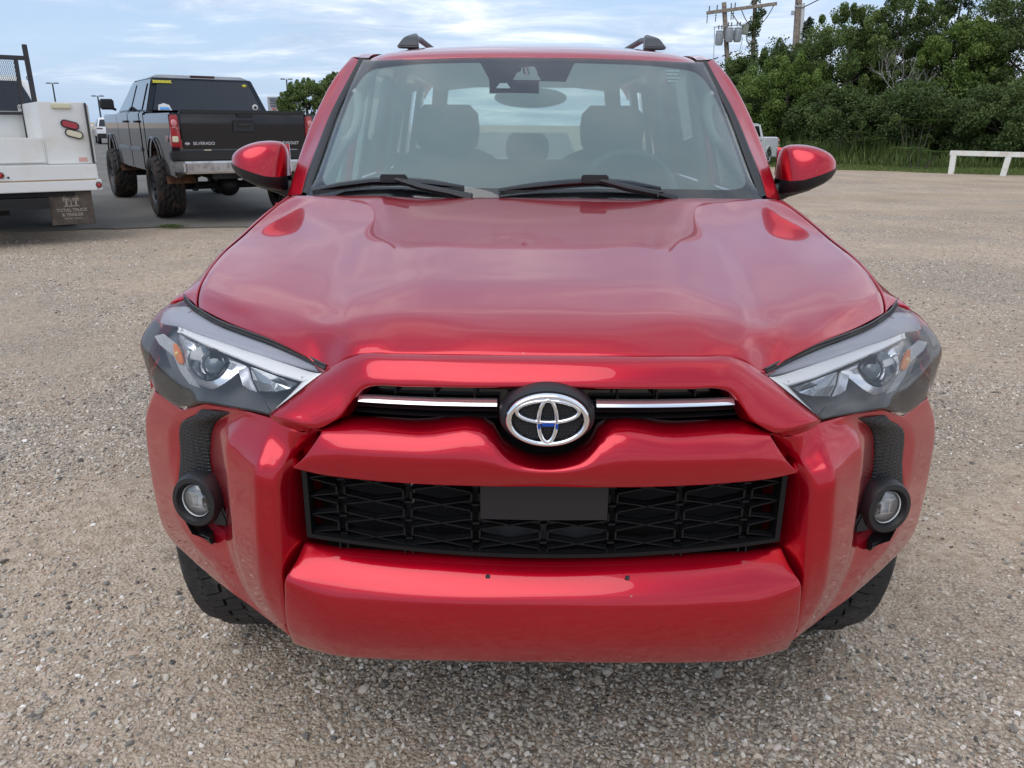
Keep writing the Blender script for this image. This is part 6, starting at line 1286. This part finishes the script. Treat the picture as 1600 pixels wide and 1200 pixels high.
    for sx in (-1, 1): mb = MB(); mb.box((sx*(hw-.2), wb+.67, zb+.58), (.34, .08, .22)); mb.build('headlight', M_lclear, R_, bevel=.03)
    mb = MB(); mb.box((0, -.2, zb+.30), (hw*2-.22, 1.7, .08)); mb.build('bed_floor', M_blkp, R_)
    # tailgate
    tgt = belt-.005; mb = MB(); mb.prism([(-.825, -1.17, zb+.36), (.825, -1.17, zb+.36), (.825, -1.17, tgt), (-.825, -1.17, tgt)], (0, .06, 0)); TGo = mb.build('tailgate', body, R_, bevel=.014)
    mb = MB(); mb.box((0, -1.165, tgt-.01), (1.64, .075, .05)); mb.box((0, -1.178, tgt-.05), (.22, .02, .05)); mb.build('tailgate_cap', M_blkp, TGo, bevel=.012)
    mb = MB(); mb.box((-.02, -1.174, tgt-.19), (.30, .02, .15)); Hb = mb.build('handle_recess', M_blkp, TGo, bevel=.012)
    mb = MB(); mb.box((-.02, -1.19, tgt-.165), (.17, .02, .045)); mb.build('handle', M_blackg, TGo, bevel=.01)
    for sx in (-1, 1):
        lz0, lz1 = zb+.385, tgt-.05; mb = MB(); hull8(mb, [(sx*.835, -1.175, lz0), (sx*(hw+.005), -1.165, lz0), (sx*(hw+.005), -1.06, lz0), (sx*.835, -1.10, lz0)], [(sx*.85, -1.165, lz1), (sx*(hw-.01), -1.155, lz1), (sx*(hw-.01), -1.07, lz1), (sx*.85, -1.1, lz1)]); TL = mb.build('tail_lamp', M_lred, R_, bevel=.012)
        mb = MB(); mb.ell((sx*.905, -1.175, lz1-.10), (.038, .014, .045)); mb.build('reflector', mat('lamp_pink', (.60, .22, .22), .2, coat=.6), TL)
        mb = MB(); mb.box((sx*.91, -1.178, lz0+.10), (.075, .02, .075)); mb.build('reverse_lamp', M_lclear, TL, bevel=.008)
        mb = MB(); mb.tube([(sx*.87, -1.182, lz0+.23), (sx*.90, -1.184, lz0+.25), (sx*.935, -1.18, lz0+.24)], .008, 6); mb.build('lamp_arc', mat('lamp_pink', (.60, .22, .22), .2), TL)
    # bumper
    mb = MB(); mb.prism([(-hw-.02, -1.16, zb+.34), (-hw+.1, -1.28, zb+.34), (hw-.1, -1.28, zb+.34), (hw+.02, -1.16, zb+.34), (hw+.02, -1.0, zb+.34), (-hw-.02, -1.0, zb+.34)], (0, 0, -.13)); mb.build('bumper_step', M_blkp, R_, bevel=.02)
    mb = MB(); mb.prism([(-hw-.02, -1.17, zb+.21), (-hw+.1, -1.30, zb+.21), (hw-.1, -1.30, zb+.21), (hw+.02, -1.17, zb+.21), (hw+.02, -.95, zb+.21), (-hw-.02, -.95, zb+.21)], (0, 0, -.16)); mb.build('rear_bumper', mat('worn_chrome', (.52, .52, .53), .22, 1.0, dirt=(.20, .19, .18), vscale=7), R_, bevel=.025)
    if muddy:
        for sx in (-1, 1): mb = MB(); mb.prism([(sx*(hw-.01), -.45, zb+.34), (sx*(hw-.01), -1.08, zb+.34), (sx*(hw-.01), -1.04, zb+.06), (sx*(hw-.01), -.55, zb+.02)], (sx*-.03, 0, 0)); mb.build('mud_skirt', M_mud, R_, bevel=.01)
    # running gear
    mb = MB(); mb.box((0, 1.8, zb+.02), (.9, 5.6, .12)); FR = mb.build('frame', M_blkp, R_)
    mb = MB(); mb.tube([(-hw+.2, 0, tyre_r), (hw-.2, 0, tyre_r)], .055, 8); mb.ell((0, 0, tyre_r), (.17, .17, .17)); mb.tube([(-hw+.2, wb, tyre_r), (hw-.2, wb, tyre_r)], .055, 8); mb.build('axle', M_blkp, R_)
    if detail:
        mb = MB(); mb.box((.0, -1.12, zb-.02), (.10, .3, .10)); mb.tube([(0, -1.22, zb-.02), (0, -1.38, zb-.04)], .03); mb.ell((0, -1.40, zb+.02), (.035, .035, .035)); mb.build('tow_hitch', M_blkp, R_)
        mb = MB(); mb.tube([(.35, 0.2, zb-.05), (.50, -.7, zb-.08), (.60, -1.1, zb-.12)], .05, 8); mb.build('exhaust', M_trim, R_)
        for sx in (-1, 1): mb = MB(); mb.tube([(sx*.5, -.1, tyre_r-.05), (sx*.42, .1, zb+.1)], [.05, .035], 8); mb.build('shock_absorber', M_satin, R_)
        for sx in (-1, 1): mb = MB(); mb.tube([(sx*.55, -.75, zb+.03), (sx*.55, 0, tyre_r+.12), (sx*.55, .75, zb+.03)], .035, 6, flat=1.4); mb.build('leaf_spring', M_blkp, R_)
    for yc in (0, wb):
        for sx in (-1, 1): make_wheel('wheel', tyre_r, tyre_w, rim, R_, rows=5, nblk=26, depth=.022, loc=(sx*(hw-.10+.02), yc, tyre_r), side=sx, spokes=8, gc=.24, gw=.20, skew=.05, zig=.6, mt=mrub, mrub=mrub, ms=M_trim if detail else M_satin)
    return R_, TGo, RW
BP, BTG, BRW = pickup('lifted black crew cab pickup with muddy oversized tyres parked on the asphalt', (-4.74, 11.756, G0+.02), math.radians(34.388), 1.077, M_bpaint, .615, 1.455, 1.985, .43, .37, mrub=M_muddyr, hw=.955, rim=.24)
M_badge = mat('badge_silver', (.62, .62, .64), .3, .6)
text_obj('SILVERADO', .054, M_badge, BTG, (-.56, -1.184, 1.045), (PI/2, 0, 0), bold=.0005)
text_obj('CHEVROLET', .054, M_badge, BTG, (.57, -1.184, 1.045), (PI/2, 0, 0), bold=.0005)
mb = MB(); mb.box((-.77, -1.182, 1.045), (.06, .012, .018)).box((-.77, -1.182, 1.045), (.022, .012, .034)); mb.build('bow_badge', M_badge, BTG)
mb = MB(); mb.box((.62, -1.176, .945), (.16, .01, .03)); mb.build('bumper_sticker', mat('sticker_white', (.65, .65, .62), .5), BTG)
mb = MB(); mb.box((-.52, -1.176, .955), (.09, .012, .03)); mb.build('bumper_decal', mat('decal_cream', (.62, .52, .38), .5), BTG)
def on_rw(x, z): f = (z-1.475)/(1.90-1.475); return (x, .618+.177*f-.012, z)
text_obj('XXXXXXX', .05, mat('sticker_yellow', (.62, .55, .05), .5), BRW, on_rw(-.60, 1.875), (PI/2-.37, 0, 0), bold=.006, name='yellow_sticker')
mb = MB(); mb.ell(on_rw(.60, 1.85), (.035, .008, .022)); mb.build('yellow_sticker', mat('sticker_yellow', (.62, .55, .05), .5), BRW)
mb = MB(); mb.ell(on_rw(.70, 1.535), (.045, .008, .045)); rs = mb.build('round_sticker', mat('sticker_white', (.65, .65, .62), .5), BRW)
mb = MB(); mb.ell(Vector(on_rw(.70, 1.535))-Vector((0, .006, 0)), (.022, .008, .022)); mb.build('sticker_centre', M_blkp, rs)
p = on_rw(-.64, 1.52); mb = MB(); mb.prism([(p[0]-.09, p[1]-.018, p[2]-.045), (p[0]+.10, p[1]-.018, p[2]-.045), (p[0]+.075, p[1]+.01, p[2]+.03), (p[0]+.0, p[1]+.02, p[2]+.055), (p[0]-.075, p[1]+.01, p[2]+.03)], (0, .006, 0)); st_ = mb.build('window_sticker', mat('sticker_white', (.65, .65, .62), .5), BRW, smooth=False)
mb = MB(); mb.prism([(p[0]-.07, p[1]-.024, p[2]-.035), (p[0]+.08, p[1]-.024, p[2]-.035), (p[0]+.06, p[1]-.004, p[2]+.0), (p[0]-.06, p[1]-.004, p[2]+.0)], (0, .004, 0)); mb.build('sticker_band', mat('sticker_blue', (.10, .30, .62), .5), st_, smooth=False)
bs = [c for c in BP.children if c.name.startswith('bed_side')][0]
text_obj('Z71', .09, mat('badge_redwhite', (.45, .30, .30), .5), bs, (-.962, -.92, 1.10), (PI/2, 0, -PI/2), bold=.004)
WP, _a, _b = pickup('compact white pickup seen behind the red vehicle in front of the thicket', (8.96, 30.7, G0), math.radians(143), .86, M_wpaint, .34, 1.20, 1.78, .36, .24, mrub=M_rubber, hw=.90, muddy=False, detail=False, wb=3.3, rim=.22)

# ------------------------------------------------------------------ white service truck, only its tail in view
ST = empty('service_truck', (-5.3-.95*math.cos(math.radians(36)), 8.65-.95*math.sin(math.radians(36)), G0), math.radians(36)); tag(ST, 'white service truck with black headache rack and mud flap, cut by the left edge', 'truck')
dz = .03
M_sw = mat('service_white', (.72, .72, .70), .45, dirt=(.66, .63, .56), vscale=2.2)
def sbox(name, x0, x1, y0, y1, z0, z1, m_, par=ST, bev=.008): mb = MB(); mb.box(((x0+x1)/2, (y0+y1)/2, (z0+z1)/2+dz), (x1-x0, y1-y0, z1-z0)); return mb.build(name, m_, par, bevel=bev)
for s_ in (-1, 1):
    x0, x1 = (.52, 1.01) if s_ > 0 else (-1.01, -.52)
    CBX = sbox('tool_cabinet', x0, x1, .06, 2.55, .91, 1.62, M_sw)
    if s_ > 0:
        sbox('door_seam', x1-.002, x1+.010, .0, .075, .915, 1.615, M_blkp, CBX, .002)
        sbox('cabinet_door', x1+.008, x1+.035, .03, 2.5, .925, 1.60, M_sw, CBX)
        mb = MB()
        M3 = Matrix.Translation((.82, .052, 1.363+dz)) @ Matrix.Rotation(.30, 4, 'Y')
        for (zz, mm_, nm) in ((0, M_lred, 'tail_lamp'), (-.105, mat('lamp_ivory', (.66, .60, .45), .35), 'reverse_lamp')):
            mb = MB(); M4 = Matrix.Translation((.82+.03*(zz != 0), .048, 1.363+dz+zz)) @ Matrix.Rotation(.28, 4, 'Y')
            def stad(w, h, y, d): return [M4 @ Vector((math.copysign(w-h, math.cos(a))+h*math.cos(a), y, h*math.sin(a))) for a in np.linspace(0, 2*PI, 28, endpoint=False)]
            mb.prism(stad(.098, .046, -.012, 0), (0, .03, 0)); r_ = mb.build(nm+'_gasket', M_blkp, ST, smooth=False)
            mb = MB(); mb.prism(stad(.085, .034, -.020, 0), (0, .012, 0)); mb.build(nm, mm_, r_, bevel=.004)
        sbox('clearance_lamp', .655, .86, .03, .065, 1.545, 1.60, mat('lamp_cream', (.62, .60, .42), .4), CBX)
        sbox('warning_decal', .86, .95, .055, .062, .935, .985, mat('decal_pink', (.62, .35, .30), .6), CBX, .0)
sbox('tailgate_panel', -.50, .505, .04, .08, .93, 1.215, M_sw)
sbox('bed_floor', -.52, .52, .08, 2.5, .88, .93, M_sw); sbox('bed_headboard', -.52, .52, 1.95, 2.0, .93, 1.53, M_sw)
sbox('bumper_upper', -1.03, 1.03, -.03, .10, .73, .905, M_sw); sbox('rust_edge', -1.0, 1.0, -.034, .0, .722, .732, mat('rust', (.42, .26, .13), .9), ST, 0)
sbox('rear_bumper', -1.02, 1.0, -.05, .10, .60, .72, M_sw)
tb = sbox('lamp_tab', .93, 1.06, -.035, .02, .60, .73, M_sw)
for x, z, y in ((1.02, .662, -.045), (.012, .803, -.04)):
    mb = MB(); mb.lathe([(0, -.012), (.026, -.008), (.030, .01)], 16, (x, y, z+dz), 'Y'); ml = mb.build('marker_lamp', M_lred, ST); mb = MB(); mb.lathe([(.028, -.006), (.036, -.006), (.036, .01)], 16, (x, y, z+dz), 'Y'); mb.build('grommet', M_blkp, ml)
mb = MB(); mb.lathe([(0, -.004), (.012, -.004), (.012, .01)], 10, (.085, -.035, .775+dz), 'Y'); mb.build('hole', M_dark, ST)
mb = MB(); mb.box((0, 1.4, .62), (1.5, 2.8, .10)); mb.box((0, 1.2, .50), (.9, 2.6, .12)); mb.box((-.3, .5, .45), (.7, .5, .2)); mb.tube([(-.1, .15, .50), (.35, .12, .50)], .05); mb.build('undercarriage', M_dark, ST)
mb = MB(); mb.box((.44, .1, .52), (.16, .1, .12)); mb.build('hitch_bracket', M_trim, ST)
M_flap = mat('mud_flap_rubber', (.085, .068, .055), .8, vary=.25, vscale=7)
FL = sbox('mud_flap', .455, .93, .015, .03, .195, .60, M_flap, ST, .006)
M_flt = mat('flap_lettering', (.30, .26, .22), .8)
def ftx(t_, size, x, z, xs=1.0): return text_obj(t_, size, M_flt, FL, (x, .0135, z+dz), (PI/2, 0, 0), bold=.0015, xs=xs, depth=.001)
ftx('TOTAL TRUCK', .050, .69, .370); ftx('& TRAILER', .050, .69, .315)
mb = MB()
for i in range(11): mb.box((.60+i*.018, .0135, .270+dz), (.011, .002, .012 if i != 5 else .002))
for x in (.63, .735):     # double T device with arched cap
    mb.box((x+.01, .0135, .455+dz), (.022, .003, .085)); mb.box((x+.01, .0135, .505+dz), (.075, .003, .018)); mb.box((x-.018, .0135, .49+dz), (.010, .003, .03)); mb.box((x+.038, .0135, .49+dz), (.010, .003, .03))
mb.box((.692, .0135, .455+dz), (.012, .003, .085)).box((.692, .0135, .418+dz), (.17, .003, .012))
mb.tube([(.692+.085*math.cos(a), .0135, .505+dz+.045*math.sin(a)) for a in np.linspace(.3, PI-.3, 12)], .006, 5); mb.build('flap_device', M_flt, FL, smooth=False)
sbox('mud_flap', -.93, -.455, .015, .03, .195, .60, M_flap, ST, .006)
M_rack = mat('black_steel', (.022, .022, .026), .5)
RK = empty('headache_rack', (0, 1.9, 0), 0, ST)
def rbar(name, p, q, w=.05): mb = MB(); mb.bar((p[0], 0, p[1]+dz), (q[0], 0, q[1]+dz), w, w); return mb.build(name, M_rack, RK, bevel=.006)
rbar('rack_post', (.685, 1.0), (.672, 2.37), .060); rbar('rack_post', (.525, 1.0), (.545, 2.20), .05); rbar('top_rail', (-.9, 2.20), (.665, 2.20), .055); rbar('mid_rail', (-.9, 1.50), (.53, 1.50), .04)
rbar('rack_post', (-.685, 1.0), (-.672, 2.37), .060); rbar('rack_post', (-.525, 1.0), (-.545, 2.20), .05)
mb = MB()
for i in range(46):      # expanded-metal mesh
    for j in range(24):
        x = -.50+i*.0225; z = 1.55+j*.0265
        if x > .52: continue
        o_ = .01125 if j % 2 else 0; mb.bar((x+o_, 0, z+dz), (x+o_+.01125, 0, z+.0265+dz), .004, .003); mb.bar((x+o_, 0, z+dz), (x+o_-.01125, 0, z+.0265+dz), .004, .003)
mb.build('mesh_panel', M_rack, RK, smooth=False)['kind'] = 'stuff'
mb = MB(); mb.tube([(.66+.03*math.cos(a), -.03, 1.98+.03*math.sin(a)) for a in np.linspace(0, 2*PI, 12, endpoint=False)], .006, 5, closed=True); mb.build('tie_ring', M_rack, RK)
# cab ahead of the bed
mb = MB(); hull8(mb, [(-.92, 2.7, 1.50+dz), (.92, 2.7, 1.50+dz), (.92, 4.6, 1.50+dz), (-.92, 4.6, 1.50+dz)], [(-.70, 2.95, 2.02+dz), (.70, 2.95, 2.02+dz), (.70, 4.1, 2.02+dz), (-.70, 4.1, 2.02+dz)]); CAB = mb.build('cab', M_sw, ST, bevel=.05)
mb = MB(); mb.prism([(-.78, 2.72, 1.54+dz), (.78, 2.72, 1.54+dz), (.63, 2.90, 1.94+dz), (-.63, 2.90, 1.94+dz)], (0, -.02, .01)); mb.build('rear_window', M_dglass, CAB, smooth=False)
sbox('cab_lower', -.95, .95, 2.68, 4.7, .6, 1.50, M_sw); sbox('front_end', -.93, .93, 4.7, 5.9, .6, 1.25, M_sw, ST, .08)
for yc in (2.0, 5.2):
    for s_ in (-1, 1): make_wheel('wheel', .40, .26, .22, ST, loc=(s_*.82, yc, .40), side=s_, nblk=36)

# ------------------------------------------------------------------ white car far behind, dark car behind the tailgate
def wagon(label, loc, yaw, body, s=1.0):
    R_ = empty('parked_car', loc, yaw); R_.scale = (s, s, s); tag(R_, label, 'car')
    mb = MB(); mb.prism([(-.92, -1.05, .45), (-.92, 3.6, .45), (-.92, 3.6, .95), (-.92, 2.6, 1.08), (-.92, -1.0, 1.10), (-.92, -1.10, .80)], (1.84, 0, 0)); mb.build('body', body, R_, bevel=.06)
    mb = MB(); hull8(mb, [(-.86, -.98, 1.08), (.86, -.98, 1.08), (.86, 2.5, 1.06), (-.86, 2.5, 1.06)], [(-.66, -.62, 1.66), (.66, -.62, 1.66), (.66, 1.6, 1.66), (-.66, 1.6, 1.66)]); CB = mb.build('cabin', body, R_, bevel=.06)
    mb = MB(); mb.prism([(-.76, -.965, 1.14), (.76, -.965, 1.14), (.64, -.72, 1.53), (-.64, -.72, 1.53)], (0, -.02, .01)); mb.build('rear_window', M_dglass, CB, bevel=.01)
    for sx in (-1, 1):
        mb = MB(); mb.prism([(sx*.853, -.6, 1.15), (sx*.853, 2.2, 1.15), (sx*.715, 1.5, 1.57), (sx*.715, -.5, 1.57)], (sx*.012, 0, 0)); mb.build('side_window', M_dglass, CB, smooth=False)
        mb = MB(); mb.box((sx*.74, -1.07, 1.0), (.38, .06, .06)); mb.build('tail_lamp', M_lred if body is not M_wpaint else mat('lamp_smoked', (.12, .04, .04), .3), R_, bevel=.015)
        mb = MB(); mb.ell((sx*1.02, 1.75, 1.12), (.10, .06, .08)); mb.build('side_mirror', M_chrome if body is not M_wpaint else body, R_)
    mb = MB(); mb.box((0, -1.10, .85), (.34, .02, .16)); mb.build('licence_plate', mat('plate_blue', (.35, .52, .72), .5), R_)
    mb = MB(); mb.box((0, -1.04, .52), (1.84, .22, .30)); mb.build('rear_bumper', M_blkp, R_, bevel=.05)
    for yc in (-.25, 2.55):
        for sx in (-1, 1): make_wheel('wheel', .34, .22, .21, R_, loc=(sx*.80, yc, .34), side=sx, nblk=20)
wagon('white crossover car parked far back between the service truck and the black pickup', (-27.0, 53.0, G0+.02), math.radians(30), M_wpaint, 1.0)
wagon('dark car mostly hidden beyond the right end of the black tailgate', (-7.35, 27.0, G0+.02), math.radians(60), M_bpaint, 1.0)
